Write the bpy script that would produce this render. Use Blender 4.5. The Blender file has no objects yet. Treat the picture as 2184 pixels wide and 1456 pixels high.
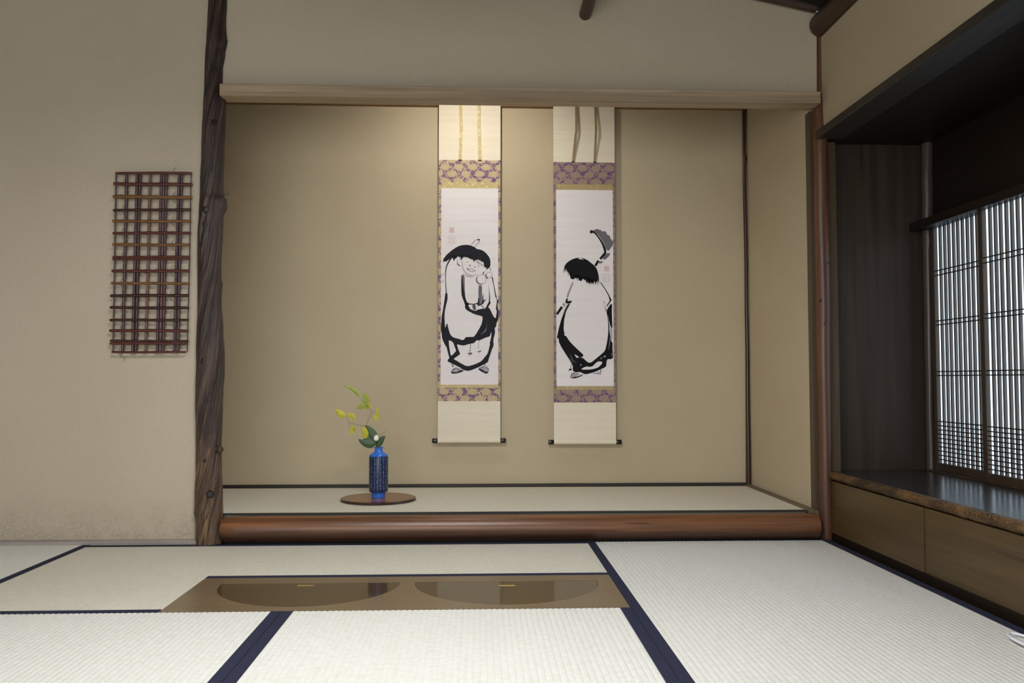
import bpy, bmesh, math, random
from mathutils import Vector, Matrix, noise as mnoise
random.seed(7)
SC = bpy.context.scene
COL = SC.collection
# ------------------------------------------------------------------ camera
W, H = 2184.0, 1456.0
F_PX, CAM_H = 1800.0, 0.63
VX, VY = 1022.0, 808.0                       # vanishing point of the room's depth axis
YAW = math.atan((W/2-VX)/F_PX)
PITCH = math.atan((VY-H/2)/math.hypot(F_PX, W/2-VX))
FWD = Vector((math.sin(YAW)*math.cos(PITCH), math.cos(YAW)*math.cos(PITCH), math.sin(PITCH)))
RGT = Vector((math.cos(YAW), -math.sin(YAW), 0))
UPV = RGT.cross(FWD)
CAMP = Vector((0, 0, CAM_H))
cam_d = bpy.data.cameras.new('camera'); cam_d.sensor_width = 36; cam_d.lens = F_PX/W*36
cam_d.clip_start = 0.01
cam = bpy.data.objects.new('camera', cam_d); COL.objects.link(cam)
cam.location = CAMP; cam.rotation_euler = (math.pi/2+PITCH, 0, -YAW)
SC.camera = cam
# ------------------------------------------------------------------ world, lights, exposure
wd = bpy.data.worlds.new('world'); SC.world = wd; wd.use_nodes = True
wd.node_tree.nodes['Background'].inputs[0].default_value = (0.75, 0.85, 1.0, 1)
wd.node_tree.nodes['Background'].inputs[1].default_value = 0.6
def area_light(name, loc, direction, sx, sy, power, color):
    l = bpy.data.lights.new(name, 'AREA'); l.shape = 'RECTANGLE'; l.size = sx; l.size_y = sy
    l.energy = power; l.color = color
    o = bpy.data.objects.new(name, l); COL.objects.link(o); o.location = loc
    o.rotation_euler = Vector(direction).to_track_quat('-Z', 'Y').to_euler()
    return o
area_light('daylight_through_rear_window', (-0.70, -1.75, 1.0), (0, 1, -0.05), 2.6, 1.45, 52, (0.93, 0.97, 1.0))
SC.view_settings.view_transform = 'Standard'; SC.view_settings.look = 'None'
SC.view_settings.gamma = 1.0; SC.view_settings.use_curve_mapping = False
SC.view_settings.exposure = 0.42
# ------------------------------------------------------------------ pixel -> place helpers (2184x1456 frame)
def ray(x, y): return FWD + RGT*((x-W/2)/F_PX) - UPV*((y-H/2)/F_PX)
def onX(x, y, X): d = ray(x, y); return CAMP + d*(X/d.x)
def onY(x, y, Y): d = ray(x, y); return CAMP + d*(Y/d.y)
def onZ(x, y, Z): d = ray(x, y); return CAMP + d*((Z-CAM_H)/d.z)
# ------------------------------------------------------------------ mesh helpers
class MB:
    def __init__(s): s.v = []; s.f = []; s.m = []
    def add(s, vs, fs, mi=0):
        o = len(s.v); s.v += [tuple(v) for v in vs]
        for f in fs: s.f.append(tuple(i+o for i in f)); s.m.append(mi)
        return s
    def box(s, a, b, mi=0, ch=0.0):
        x0, y0, z0 = a; x1, y1, z1 = b
        if x0 > x1: x0, x1 = x1, x0
        if y0 > y1: y0, y1 = y1, y0
        if z0 > z1: z0, z1 = z1, z0
        if ch <= 0:
            vs = [(x0,y0,z0),(x1,y0,z0),(x1,y1,z0),(x0,y1,z0),(x0,y0,z1),(x1,y0,z1),(x1,y1,z1),(x0,y1,z1)]
            fs = [(3,2,1,0),(4,5,6,7),(0,1,5,4),(1,2,6,5),(2,3,7,6),(3,0,4,7)]
            return s.add(vs, fs, mi)
        c = min(ch, (x1-x0)*.45, (y1-y0)*.45, (z1-z0)*.45)
        bm = bmesh.new(); bmesh.ops.create_cube(bm, size=1)
        for v in bm.verts: v.co = Vector(((x0+x1)/2+v.co.x*(x1-x0), (y0+y1)/2+v.co.y*(y1-y0), (z0+z1)/2+v.co.z*(z1-z0)))
        bmesh.ops.bevel(bm, geom=bm.edges[:], offset=c, segments=1, affect='EDGES', profile=.5)
        bm.verts.index_update()
        s.add([v.co.copy() for v in bm.verts], [[v.index for v in f.verts] for f in bm.faces], mi); bm.free()
        return s
    def tube(s, pts, rad, seg=8, mi=0, caps=True, flat=1.0):
        pts = [Vector(p) for p in pts]; n = len(pts)
        rad = [rad]*n if isinstance(rad, (int, float)) else rad
        prev = None; rings = []
        for i, p in enumerate(pts):
            t = (pts[min(i+1, n-1)]-pts[max(i-1, 0)]).normalized()
            if prev is None:
                a = Vector((0,0,1)) if abs(t.z) < .9 else Vector((1,0,0)); u = t.cross(a).normalized()
            else: u = (prev - t*prev.dot(t)).normalized()
            prev = u; w = t.cross(u)
            rings.append([p + u*math.cos(2*math.pi*k/seg)*rad[i] + w*math.sin(2*math.pi*k/seg)*rad[i]*flat for k in range(seg)])
        vs = [v for r in rings for v in r]; fs = []
        for i in range(n-1):
            for k in range(seg):
                k2 = (k+1) % seg; fs.append((i*seg+k, i*seg+k2, (i+1)*seg+k2, (i+1)*seg+k))
        if caps: fs.append(tuple(range(seg-1, -1, -1))); fs.append(tuple((n-1)*seg+k for k in range(seg)))
        return s.add(vs, fs, mi)
    def lathe(s, c, prof, seg=32, mi=0):
        vs = []; fs = []; n = len(prof)
        for r, z in prof:
            for k in range(seg): vs.append((c[0]+r*math.cos(2*math.pi*k/seg), c[1]+r*math.sin(2*math.pi*k/seg), c[2]+z))
        for i in range(n-1):
            for k in range(seg):
                k2 = (k+1) % seg; fs.append((i*seg+k, i*seg+k2, (i+1)*seg+k2, (i+1)*seg+k))
        fs.append(tuple(range(seg-1, -1, -1))); fs.append(tuple((n-1)*seg+k for k in range(seg)))
        return s.add(vs, fs, mi)
    def prism(s, pts, d, mi=0):                 # planar ring of 3-D points extruded by vector d
        n = len(pts); d = Vector(d)
        vs = [Vector(p) for p in pts]+[Vector(p)+d for p in pts]
        fs = [tuple(range(n)), tuple(range(2*n-1, n-1, -1))]+[(i, i+n, (i+1) % n+n, (i+1) % n) for i in range(n)]
        return s.add(vs, fs, mi)
    def build(s, name, mats, parent=None, smooth=False, fix=True):
        me = bpy.data.meshes.new(name); me.from_pydata(s.v, [], s.f)
        if not isinstance(mats, (list, tuple)): mats = [mats]
        for m in mats: me.materials.append(m)
        me.polygons.foreach_set('material_index', s.m)
        if fix:
            bm = bmesh.new(); bm.from_mesh(me); bmesh.ops.recalc_face_normals(bm, faces=bm.faces[:]); bm.to_mesh(me); bm.free()
        if smooth:
            me.polygons.foreach_set('use_smooth', [True]*len(me.polygons))
            try: me.set_sharp_from_angle(angle=math.radians(40))
            except Exception: pass
        me.update()
        o = bpy.data.objects.new(name, me); COL.objects.link(o)
        if parent is not None: attach(o, parent)
        return o
def attach(o, parent):
    o.parent = parent; o.matrix_parent_inverse = Matrix.Translation(parent.location).inverted()
def tag(o, label, cat=None, group=None, kind=None):
    o['label'] = label
    if cat: o['category'] = cat
    if group: o['group'] = group
    if kind: o['kind'] = kind
    return o
def thing(name, loc, label, cat, group=None, kind=None):
    o = bpy.data.objects.new(name, None); COL.objects.link(o); o.location = loc; o.empty_display_size = .05
    return tag(o, label, cat, group, kind)
# ------------------------------------------------------------------ materials
def srgb(r, g, b):
    f = lambda c: (c/255/12.92) if c/255 <= .04045 else ((c/255+.055)/1.055)**2.4
    return (f(r), f(g), f(b), 1)
class NT:
    def __init__(s, name):
        s.mat = bpy.data.materials.new(name); s.mat.use_nodes = True; s.t = s.mat.node_tree
        s.b = s.t.nodes['Principled BSDF']; s.tc = s.n('ShaderNodeTexCoord'); s.co = s.tc.outputs['Object']
    def n(s, typ, **kw):
        nd = s.t.nodes.new(typ)
        for k, v in kw.items(): setattr(nd, k, v)
        return nd
    def l(s, a, b): s.t.links.new(a, b)
    def put(s, sock, v):
        if hasattr(v, 'is_linked'): s.l(v, sock)
        elif v is not None: sock.default_value = v
    def mapping(s, scale=(1,1,1), rot=(0,0,0), loc=(0,0,0), co=None):
        m = s.n('ShaderNodeMapping'); s.l(co or s.co, m.inputs[0])
        m.inputs['Scale'].default_value = scale; m.inputs['Rotation'].default_value = rot; m.inputs['Location'].default_value = loc
        return m.outputs[0]
    def noise(s, scale, detail=4, rough=.55, dist=0, co=None):
        t = s.n('ShaderNodeTexNoise'); s.l(co or s.co, t.inputs['Vector'])
        t.inputs['Scale'].default_value = scale; t.inputs['Detail'].default_value = detail
        t.inputs['Roughness'].default_value = rough; t.inputs['Distortion'].default_value = dist
        return t.outputs[0]
    def voro(s, scale, feature='F1', co=None, rnd=1.0):
        t = s.n('ShaderNodeTexVoronoi', feature=feature); s.l(co or s.co, t.inputs['Vector'])
        t.inputs['Scale'].default_value = scale; t.inputs['Randomness'].default_value = rnd
        return t.outputs['Distance']
    def ramp(s, fac, stops, interp='LINEAR'):
        r = s.n('ShaderNodeValToRGB'); r.color_ramp.interpolation = interp
        e = r.color_ramp.elements
        while len(e) < len(stops): e.new(.5)
        for i, (p, c) in enumerate(stops):
            e[i].position = p; e[i].color = c if isinstance(c, tuple) else (c, c, c, 1)
        s.l(fac, r.inputs[0]); return r.outputs[0]
    def math(s, op, a, b=None, c=None):
        m = s.n('ShaderNodeMath', operation=op); s.put(m.inputs[0], a)
        if b is not None: s.put(m.inputs[1], b)
        if c is not None: s.put(m.inputs[2], c)
        return m.outputs[0]
    def mix(s, fac, a, b, blend='MIX'):
        m = s.n('ShaderNodeMix', data_type='RGBA', blend_type=blend)
        s.put(m.inputs[0], fac); s.put(m.inputs[6], a); s.put(m.inputs[7], b); return m.outputs[2]
    def sep(s, co=None):
        m = s.n('ShaderNodeSeparateXYZ'); s.l(co or s.co, m.inputs[0]); return m.outputs
    def comb(s, x, y, z):
        m = s.n('ShaderNodeCombineXYZ'); s.put(m.inputs[0], x); s.put(m.inputs[1], y); s.put(m.inputs[2], z); return m.outputs[0]
    def bump(s, h, strength=.3, dist=.002):
        b = s.n('ShaderNodeBump'); b.inputs['Strength'].default_value = strength; b.inputs['Distance'].default_value = dist
        s.l(h, b.inputs['Height']); s.l(b.outputs[0], s.b.inputs['Normal'])
    def done(s, color, rough=.6, spec=.4, metal=0):
        s.put(s.b.inputs['Base Color'], color); s.put(s.b.inputs['Roughness'], rough)
        s.b.inputs['Specular IOR Level'].default_value = spec; s.b.inputs['Metallic'].default_value = metal
        return s.mat
def plain(name, c, rough=.6, spec=.4, metal=0, var=.12, scale=30):
    n = NT(name); x = n.noise(scale, 3)
    k = n.ramp(x, [(.3, (1-var,)*3+(1,)), (.7, (1,1,1,1))])
    return n.done(n.mix(1.0, c, k, 'MULTIPLY'), rough, spec, metal)
def plaster(name, c1, c2, worn=False):
    n = NT(name)
    base = n.mix(n.ramp(n.noise(1.3, 3), [(.3, 0.), (.7, 1.)]), c1, c2)
    sand = n.noise(420, 2, .6)
    base = n.mix(n.math('MULTIPLY', n.ramp(sand, [(.30, 1.), (.46, 0.)]), .30), base, (c2[0]*.45, c2[1]*.42, c2[2]*.38, 1))
    # chopped straw specks
    wob = n.mapping((1,1,1)); st = n.voro(70, 'F1', n.mapping((1.0, 1.0, .38), (0, .6, 0)))
    spk = n.math('MULTIPLY', n.ramp(st, [(.05, 1.), (.10, 0.)]), n.ramp(n.noise(4, 2), [(.5, 0.), (.62, 1.)]))
    base = n.mix(n.math('MULTIPLY', spk, .35), base, (c2[0]*.4, c2[1]*.36, c2[2]*.3, 1))
    if worn:                                    # scuffed foot of the wall with short straw fibres
        z = n.sep()[2]
        low = n.math('MULTIPLY', n.ramp(n.math('ADD', n.math('MULTIPLY', z, 3.2), n.math('MULTIPLY', n.noise(5, 4), .5)), [(.32, 1.), (.86, 0.)]),
                     n.ramp(n.noise(9, 4), [(.30, 0.), (.52, 1.)]))
        w1 = n.noise(110, 2, .5, 1.6, n.mapping((1,1,1.6)))
        fib = n.ramp(n.math('ABSOLUTE', n.math('SUBTRACT', w1, .5)), [(.012, 1.), (.035, 0.)])
        base = n.mix(n.math('MULTIPLY', n.math('MULTIPLY', fib, low), .8), base, (c2[0]*.32, c2[1]*.29, c2[2]*.24, 1))
        base = n.mix(n.math('MULTIPLY', low, .10), base, (c2[0]*.5, c2[1]*.46, c2[2]*.42, 1))
    n.bump(n.math('ADD', sand, n.math('MULTIPLY', n.noise(60, 3), .5)), .35, .0012)
    return n.done(base, .95, .15)
def wood(name, c1, c2, axis='X', grain=60, rough=.45, spec=.4, streak=None, bump=.15, c3=None, rvar=0):
    n = NT(name)
    k = .035
    sc = {'X': (k, 1, 1), 'Y': (1, k, 1), 'Z': (1, 1, k)}[axis]
    co = n.mapping(sc)
    g = n.noise(grain, 5, .6, .6, co)
    big = n.noise(grain*.12, 3, .5, .4, co)
    col = n.mix(n.ramp(g, [(.30, 0.), (.70, 1.)]), c1, c2)
    col = n.mix(n.math('MULTIPLY', n.ramp(big, [(.35, 0.), (.65, 1.)]), .55), col, c3 or c1)
    if streak:
        s2 = n.noise(grain*1.7, 3, .6, .8, co)
        col = n.mix(n.ramp(s2, [(.60, 0.), (.70, .8)]), col, streak)
    n.bump(g, bump, .001)
    r = n.ramp(n.noise(6, 3), [(.3, rough-rvar), (.7, rough+rvar)]) if rvar else rough
    return n.done(col, r, spec)
M = {}
FILL_LAMP_STR = 38.0
M['plaster'] = plaster('plaster_front', srgb(188,175,155), srgb(180,167,146), True)
M['plaster_alcove'] = plaster('plaster_alcove', srgb(192,177,149), srgb(184,168,140))
M['plaster_right'] = plaster('plaster_right', srgb(186,172,144), srgb(176,162,135))
def rush(name, ca, cb, axis, pitch):
    """woven rush: warp ribs run along axis, strands across it"""
    n = NT(name); x, y, z = n.sep()
    a, c = (x, y) if axis == 'X' else (y, x)     # a along ribs, c across
    strand = n.noise(1, 2, .5, 0, n.comb(n.math('MULTIPLY', a, 330), n.math('MULTIPLY', c, 22), 0))
    pat = n.noise(1, 2, .5, 0, n.comb(n.math('MULTIPLY', a, 60), n.math('MULTIPLY', c, 1/pitch*.9), 7))
    blot = n.noise(2.2, 4)
    col = n.mix(n.ramp(strand, [(.32, 0.), (.68, 1.)]), ca, cb)
    col = n.mix(n.math('MULTIPLY', n.ramp(pat, [(.4, 0.), (.7, 1.)]), .35), col, (ca[0]*.86, ca[1]*.80, ca[2]*.66, 1))
    col = n.mix(n.math('MULTIPLY', n.ramp(blot, [(.35, 0.), (.7, 1.)]), .25), col, (ca[0]*.92, ca[1]*.93, ca[2]*.86, 1))
    n.bump(strand, .25, .0008)
    return n.done(col, .55, .35)
M['rush_a'] = rush('rush_bright', srgb(206,204,196), srgb(216,214,207), 'Y', .0155)
M['rush_b'] = rush('rush_green', srgb(197,191,175), srgb(207,202,188), 'X', .0155)
M['rush_c'] = rush('rush_alcove', srgb(210,203,185), srgb(220,214,198), 'X', .0155)
def cloth(name, c, scale=900, amp=.25, rough=.9):
    n = NT(name); w = n.noise(scale, 1); k = n.ramp(w, [(.3, (1-amp,)*3+(1,)), (.7, (1+amp*.3,)*3+(1,))])
    n.bump(w, .2, .0005)
    return n.done(n.mix(1.0, c, k, 'MULTIPLY'), rough, .2)
M['navy'] = cloth('navy_border', srgb(40,42,60))
M['olive_border'] = cloth('dark_border', srgb(58,55,50))
# rough old log post: dark purple brown with worn yellow streaks that follow the twisting grain
def old_log():
    n = NT('old_log'); x, y, z = n.sep()
    dx = n.math('ADD', x, 1.03); dy = n.math('SUBTRACT', y, 3.322)
    ang = n.math('ADD', n.math('ARCTAN2', dy, dx), n.math('MULTIPLY', n.math('ADD', z, n.math('MULTIPLY', n.noise(3.0, 2, .5), .22)), -3.6))
    cx, cy = n.math('COSINE', ang), n.math('SINE', ang)          # coordinates that follow the twist of the trunk
    co = n.comb(cx, cy, n.math('MULTIPLY', z, 1.0))
    g = n.noise(3.4, 6, .65, .25, n.mapping((1, 1, .9), co=co))
    g2 = n.noise(9.5, 5, .65, .3, n.mapping((1, 1, .40), loc=(3,1,0), co=co))
    col = n.ramp(g, [(.36, srgb(24,16,15)), (.50, srgb(50,36,33)), (.62, srgb(74,56,50)), (.76, srgb(112,95,88))])
    low = n.ramp(n.math('ADD', n.math('MULTIPLY', z, -.75), n.math('MULTIPLY', n.noise(6, 3), .8)), [(-.0, .0), (.35, 1.)])
    dash = n.ramp(n.noise(9, 3, .6, .2, n.mapping((1, 1, 1.6), loc=(5,2,7), co=co)), [(.44, 0.), (.56, 1.)])
    col = n.mix(n.math('MULTIPLY', low, .55), col, srgb(92,70,52))
    yel = n.math('MULTIPLY', n.math('MULTIPLY', n.ramp(g2, [(.50, 0.), (.58, .9)]), dash), n.math('ADD', .22, n.math('MULTIPLY', low, .7)))
    col = n.mix(yel, col, srgb(160,126,84))
    crack = n.ramp(n.noise(7.5, 4, .6, .2, n.mapping((1, 1, .45), loc=(9,4,0), co=co)), [(.33, 1.), (.40, 0.)])
    col = n.mix(n.math('MULTIPLY', crack, .85), col, srgb(20,14,14))
    n.bump(n.math('SUBTRACT', n.math('ADD', g, n.math('MULTIPLY', g2, .6)), n.math('MULTIPLY', crack, .6)), .8, .007)
    return n.done(col, .42, .45)
M['old_log'] = old_log()
M['knot'] = plain('dark_knot', srgb(40,31,31), .45, .4, 0, .5, 120)
M['beam'] = wood('pale_beam', srgb(146,125,99), srgb(194,172,142), 'X', 60, .6, .3, None, .2, srgb(116,100,82))
def polished_log():
    n = NT('polished_log'); co = n.mapping((.035, 1, 1)); z = n.sep()[2]
    g = n.noise(40, 5, .6, .6, co); st = n.noise(70, 3, .6, .8, co)
    col = n.ramp(g, [(.34, srgb(84,54,34)), (.66, srgb(128,84,52))])
    heart = n.ramp(n.math('ADD', n.math('MULTIPLY', z, 10), n.math('MULTIPLY', n.noise(22, 4, .6, .3, n.mapping((.06, 1, 1))), .55)), [(.66, 1.), (.84, 0.)])
    col = n.mix(n.math('MULTIPLY', heart, .8), col, srgb(56,36,28))
    col = n.mix(n.ramp(st, [(.60, 0.), (.70, .75)]), col, srgb(44,28,20))
    n.bump(g, .12, .001); return n.done(col, .36, .42)
M['sill_log'] = polished_log()
M['red_log'] = wood('red_brown_log', srgb(70,43,29), srgb(118,76,48), 'Z', 45, .36, .42, srgb(52,33,25), .1, srgb(74,52,42))
M['dark_log'] = wood('dark_log', srgb(50,32,22), srgb(74,48,32), 'Y', 60, .4, .4, srgb(34,22,16), .2)
M['dark_log_x'] = wood('dark_rafter', srgb(50,36,28), srgb(78,58,46), 'X', 60, .4, .4, srgb(34,22,16), .2)
M['thin_post'] = wood('thin_post', srgb(52,30,20), srgb(80,48,32), 'Z', 60, .25, .55, srgb(36,22,16), .1)
M['jamb'] = wood('jamb_board', srgb(68,54,38), srgb(88,70,50), 'Z', 80, .4, .4, None, .15)
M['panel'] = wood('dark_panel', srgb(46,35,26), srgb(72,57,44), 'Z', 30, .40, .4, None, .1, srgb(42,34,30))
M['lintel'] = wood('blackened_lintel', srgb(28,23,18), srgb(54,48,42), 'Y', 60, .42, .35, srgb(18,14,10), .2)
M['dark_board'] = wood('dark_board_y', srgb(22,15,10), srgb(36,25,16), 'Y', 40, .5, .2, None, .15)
M['cabinet'] = wood('cabinet_board', srgb(68,52,29), srgb(90,70,40), 'Y', 46, .38, .45, srgb(54,41,24), .12, srgb(78,60,35))
M['sill_top'] = wood('sill_board', srgb(34,30,30), srgb(48,42,40), 'Y', 50, .22, .6, None, .08, srgb(30,28,30))
def worn_edge():
    n = NT('worn_edge'); fl = n.noise(240, 4, .65, .6, n.mapping((1, .55, 1))); big = n.noise(9, 3)
    k = n.ramp(n.math('ADD', fl, n.math('MULTIPLY', n.math('SUBTRACT', big, .5), .5)), [(.42, 0.), (.68, 1.)])
    n.bump(fl, .7, .003); return n.done(n.mix(k, srgb(42,29,18), srgb(132,98,56)), .5, .35)
M['sill_edge'] = worn_edge()
M['shoji_wood'] = wood('shoji_wood', srgb(54,42,31), srgb(72,57,43), 'Z', 80, .45, .4, None, .1)
M['kumiko'] = wood('slat_wood', srgb(72,66,62), srgb(88,81,76), 'Z', 80, .5, .35, None, .1)
M['kumiko_h'] = wood('slat_wood_dark', srgb(34,28,24), srgb(46,38,32), 'Y', 80, .5, .35, None, .1)
M['floor_board'] = wood('floor_board', srgb(98,80,56), srgb(116,96,68), 'X', 46, .28, .5, None, .05, srgb(104,88,66))
M['lid'] = wood('lid_board', srgb(66,48,26), srgb(78,58,32), 'X', 40, .07, .18, None, .02, srgb(62,46,26))
M['brass'] = plain('brass', srgb(180,150,90), .35, .5, .8)
M['iron'] = plain('iron', srgb(64,70,80), .5, .5, .6)
M['ceiling'] = wood('ceiling_board', srgb(30,26,22), srgb(44,38,32), 'Y', 40, .6, .3)
M['grey_strip'] = wood('grey_strip', srgb(138,128,120), srgb(160,150,142), 'X', 60, .6, .3)
M['dark_strip'] = wood('dark_strip', srgb(46,40,38), srgb(62,54,50), 'X', 60, .5, .3)
M['olive_strip'] = wood('olive_strip', srgb(100,88,68), srgb(116,102,80), 'Y', 60, .5, .3)
M['white_plastic'] = plain('white_plastic', srgb(226,226,232), .4, .5, 0, .03)
def emis(name, c, st):
    n = NT(name); n.b.inputs['Emission Color'].default_value = c; n.b.inputs['Emission Strength'].default_value = st
    return n.done(c, .9, .1)
M['paper_lit'] = emis('backlit_paper', (0.68, 0.85, 1.0, 1), 1.45)
# ------------------------------------------------------------------ planes of the place
YF = 3.30        # front edge of the mats / foot of the alcove wall
YW = 3.33        # plaster face of the front wall
YB = 4.16        # alcove back wall
ZT = 0.105       # alcove floor
XR = 1.345       # alcove right wall
XC = 1.40        # cabinet front
XW = 1.85        # window plane
XL = -2.42; YR = -1.6
CE0, CES = 2.13, 0.23
def ceil_z(x): return CE0 + CES*(1.375-x)
# ------------------------------------------------------------------ room shell
tag(MB().box((XL-.1, YR-.1, -.12), (2.3, 4.3, -.052)).build('floor', M['rush_b']), 'timber sub floor below the straw mats', kind='structure')
def wall(name, pts, d, mat, label): return tag(MB().prism(pts, d).build(name, mat), label, kind='structure')
zb = 1.775
wall('wall_front', [(XL, YW, -.05), (-1.03, YW, -.05), (-1.03, YW, zb), (1.375, YW, zb), (1.375, YW, ceil_z(1.375)+.03), (XL, YW, ceil_z(XL)+.03)], (0, .05, 0), M['plaster'], 'tan sand plaster wall left of and above the alcove')
wall('wall_alcove_back', [(-1.75, YB, 0), (XR+.05, YB, 0), (XR+.05, YB, 2.3), (-1.75, YB, 2.3)], (0, .06, 0), M['plaster_alcove'], 'tan plaster back wall of the alcove')
wall('wall_alcove_right', [(XR, 3.39, 0), (XR, YB, 0), (XR, YB, 2.3), (XR, 3.39, 2.3)], (.05, 0, 0), M['plaster_alcove'], 'tan plaster side wall of the alcove')
wall('wall_alcove_left', [(-1.75, 3.38, 0), (-1.75, YB, 0), (-1.75, YB, 2.3), (-1.75, 3.38, 2.3)], (-.05, 0, 0), M['plaster_alcove'], 'plaster side wall of the alcove behind the log post')
tag(MB().box((-1.8, 3.385, 2.24), (XR+.05, YB+.05, 2.28)).build('ceiling_alcove', M['ceiling']), 'dark board ceiling of the alcove', kind='structure')
tag(MB().box((-1.75, 3.38, -.05), (XR+.05, YB, ZT-.045)).build('floor_alcove', M['dark_strip']), 'raised floor under the alcove mat', kind='structure')
zl = onY(1744, 276, 3.28).z
wall('wall_right', [(1.385, YW, zl), (1.385, YR, zl), (1.385, YR, 2.2), (1.385, YW, 2.2)], (.06, 0, 0), M['plaster_right'], 'tan plaster wall above the dark lintel of the window bay')
wall('wall_right_near', [(1.402, 1.55, -.05), (1.402, YR, -.05), (1.402, YR, zl-.002), (1.402, 1.55, zl-.002)], (.05, 0, 0), M['plaster_right'], 'tan plaster wall nearer than the window bay')
wall('wall_left', [(XL, YW, -.05), (XL, YR, -.05), (XL, YR, 3.05), (XL, YW, 3.05)], (-.06, 0, 0), M['plaster'], 'tan plaster wall on the far left')
wr = MB()
for a, b in (((XL, 0), (-2.05, 3.0)), ((.65, 0), (1.45, 2.3)), ((-2.05, 0), (.65, .22)), ((-2.05, 1.78), (.65, 2.3))):
    wr.box((a[0], YR-.06, a[1]-.05), (b[0], YR, b[1]))
tag(wr.build('wall_rear', M['plaster']), 'plaster wall with a wide window behind the viewer', kind='structure')
tag(MB().prism([(XL-.06, YR-.06, ceil_z(XL-.06)), (1.45, YR-.06, ceil_z(1.45)), (1.45, YR-.06, ceil_z(1.45)+.04), (XL-.06, YR-.06, ceil_z(XL-.06)+.04)], (0, YW-YR+.06, 0)).build('ceiling', M['ceiling']), 'dark sloping board ceiling', kind='structure')
# strips
tag(MB().box((XL, YF, -.02), (-1.075, YW, .014), ch=.002).build('baseboard_front', M['grey_strip']), 'thin grey wooden strip along the foot of the plaster wall', kind='structure')
tag(MB().box((-1.75, YB-.018, ZT-.03), (XR-.012, YB, ZT+.014), ch=.002).build('baseboard_alcove_back', M['dark_strip']), 'thin dark strip at the foot of the alcove back wall', kind='structure')
tag(MB().box((XR-.032, 3.36, ZT-.03), (XR, YB-.02, ZT+.006), ch=.002).build('baseboard_alcove_right', M['olive_strip']), 'thin olive strip at the foot of the alcove side wall', kind='structure')
# cornice rail high on the alcove back wall
za = onY(700, 222, YB-.02).z
tag(MB().box((-1.75, YB-.022, za), (XR, YB, za+.03), ch=.002).build('trim_1', wood('cornice_wood', srgb(120,84,48), srgb(150,108,64), 'X')), 'thin brown cornice rail under the alcove ceiling', kind='structure')
# ------------------------------------------------------------------ log posts from their outlines
def log_post(name, prof, Y0, mat, label, cat, step=6, seg=40, flute=.0, depth=None, twist=.9, mats=None):
    ys = []; y = prof[0][0]
    while y < prof[-1][0]: ys.append(y); y += step
    ys.append(prof[-1][0]); vs = []; fs = []
    for y in ys:
        for i in range(len(prof)-1):
            if prof[i][0] <= y <= prof[i+1][0]: break
        t = (y-prof[i][0])/(prof[i+1][0]-prof[i][0]); t = t*t*(3-2*t)
        xl = prof[i][1]+(prof[i+1][1]-prof[i][1])*t; xr = prof[i][2]+(prof[i+1][2]-prof[i][2])*t
        a = onY(xl, y, Y0); b = onY(xr, y, Y0); c = (a+b)/2; r = (b.x-a.x)/2
        ry = depth if depth else r
        for k in range(seg):
            an = 2*math.pi*k/seg
            q = 1 + flute*(mnoise.noise(Vector((math.cos(an+c.z*twist)*2.6, math.sin(an+c.z*twist)*2.6, c.z*1.3)))
                           + .6*mnoise.noise(Vector((math.cos(an+c.z*twist)*7, math.sin(an+c.z*twist)*7, c.z*2.2+5))))
            e = abs(math.cos(an))
            q = 1 + (q-1)*(1-.75*e**6)
            vs.append((c.x+r*math.cos(an)*q, Y0+ry*math.sin(an)*q, c.z))
    n = len(ys)
    for i in range(n-1):
        for k in range(seg):
            k2 = (k+1) % seg; fs.append((i*seg+k, i*seg+k2, (i+1)*seg+k2, (i+1)*seg+k))
    fs.append(tuple(range(seg))); fs.append(tuple((n-1)*seg+k for k in range(seg-1, -1, -1)))
    return MB().add(vs, fs), label
LP = [(-260,452,486),(0,445,484),(50,443,481.6),(75,441.5,483),(88,441,485),(98,440,483),(110,439,480),(150,437.6,474.5),(180,436.5,474),(210,435.5,480),(216,435,481.8),(245,434,481),(280,432,479.7),
      (320,430,477.7),(398,428,476),(418,427.5,477),(426,427,483.5),(440,426,484),(447,425.5,481),(458,425,475),(500,423,473.6),(570,422.5,471),(592,422.5,471),(605,422.5,473.8),(615,422.3,472.6),(640,422,472),(700,421,475.5),
      (760,419.8,477.7),(800,418.7,477.7),(830,418.4,475.5),(870,418,474),(900,418.7,472.8),(945,419,471),(1000,418,472.8),(1060,417,474),(1090,415.5,474.7),(1096,415,474.7),(1104,417.5,474),(1130,418,474),(1157,417.5,475)]
post = thing('log_post', (onY(446, 1157, YF).x, YW, 0), 'rough dark twisted log post at the left of the alcove', 'post')
mb, _ = log_post('log_post', LP, 3.322, None, '', '', 5, 56, .11, None, -3.6)
mb.build('trunk', M['old_log'], post, True)
def knot(px, py, r, out=.0, mat='knot', part='knot', sx=1.0):
    # stub of a cut branch on the visible side of the post
    p = onY(px, py, 3.322); cx = onY(447, py, 3.322).x; rr = .052
    ux = max(-.95, min(.95, (p.x-cx)/rr)); nrm = Vector((ux, -math.sqrt(1-ux*ux), 0))
    base = Vector((cx, 3.322, p.z)) + nrm*(rr-.012)
    q = r/545
    b = MB(); b.tube([base, base+nrm*(.009+out*.4), base+nrm*(.0115+out*.8), base+nrm*(.0122+out*.8)], [q*1.1, q*.95, q*.7, q*.25], 12)
    return b.build(part, M[mat], post, True)
for a in ((466,268,8,.004), (445,451,7,-.002), (445,482,5,-.003), (443,771,8,.000), (433,836,4,-.002), (457,1050,8,.010), (444,980,3.5,-.002), (478,88,6,.004)): knot(*a)
knot(472.5, 957, 8, .014, 'old_log')
p = onY(482, 414, 3.30)
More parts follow.
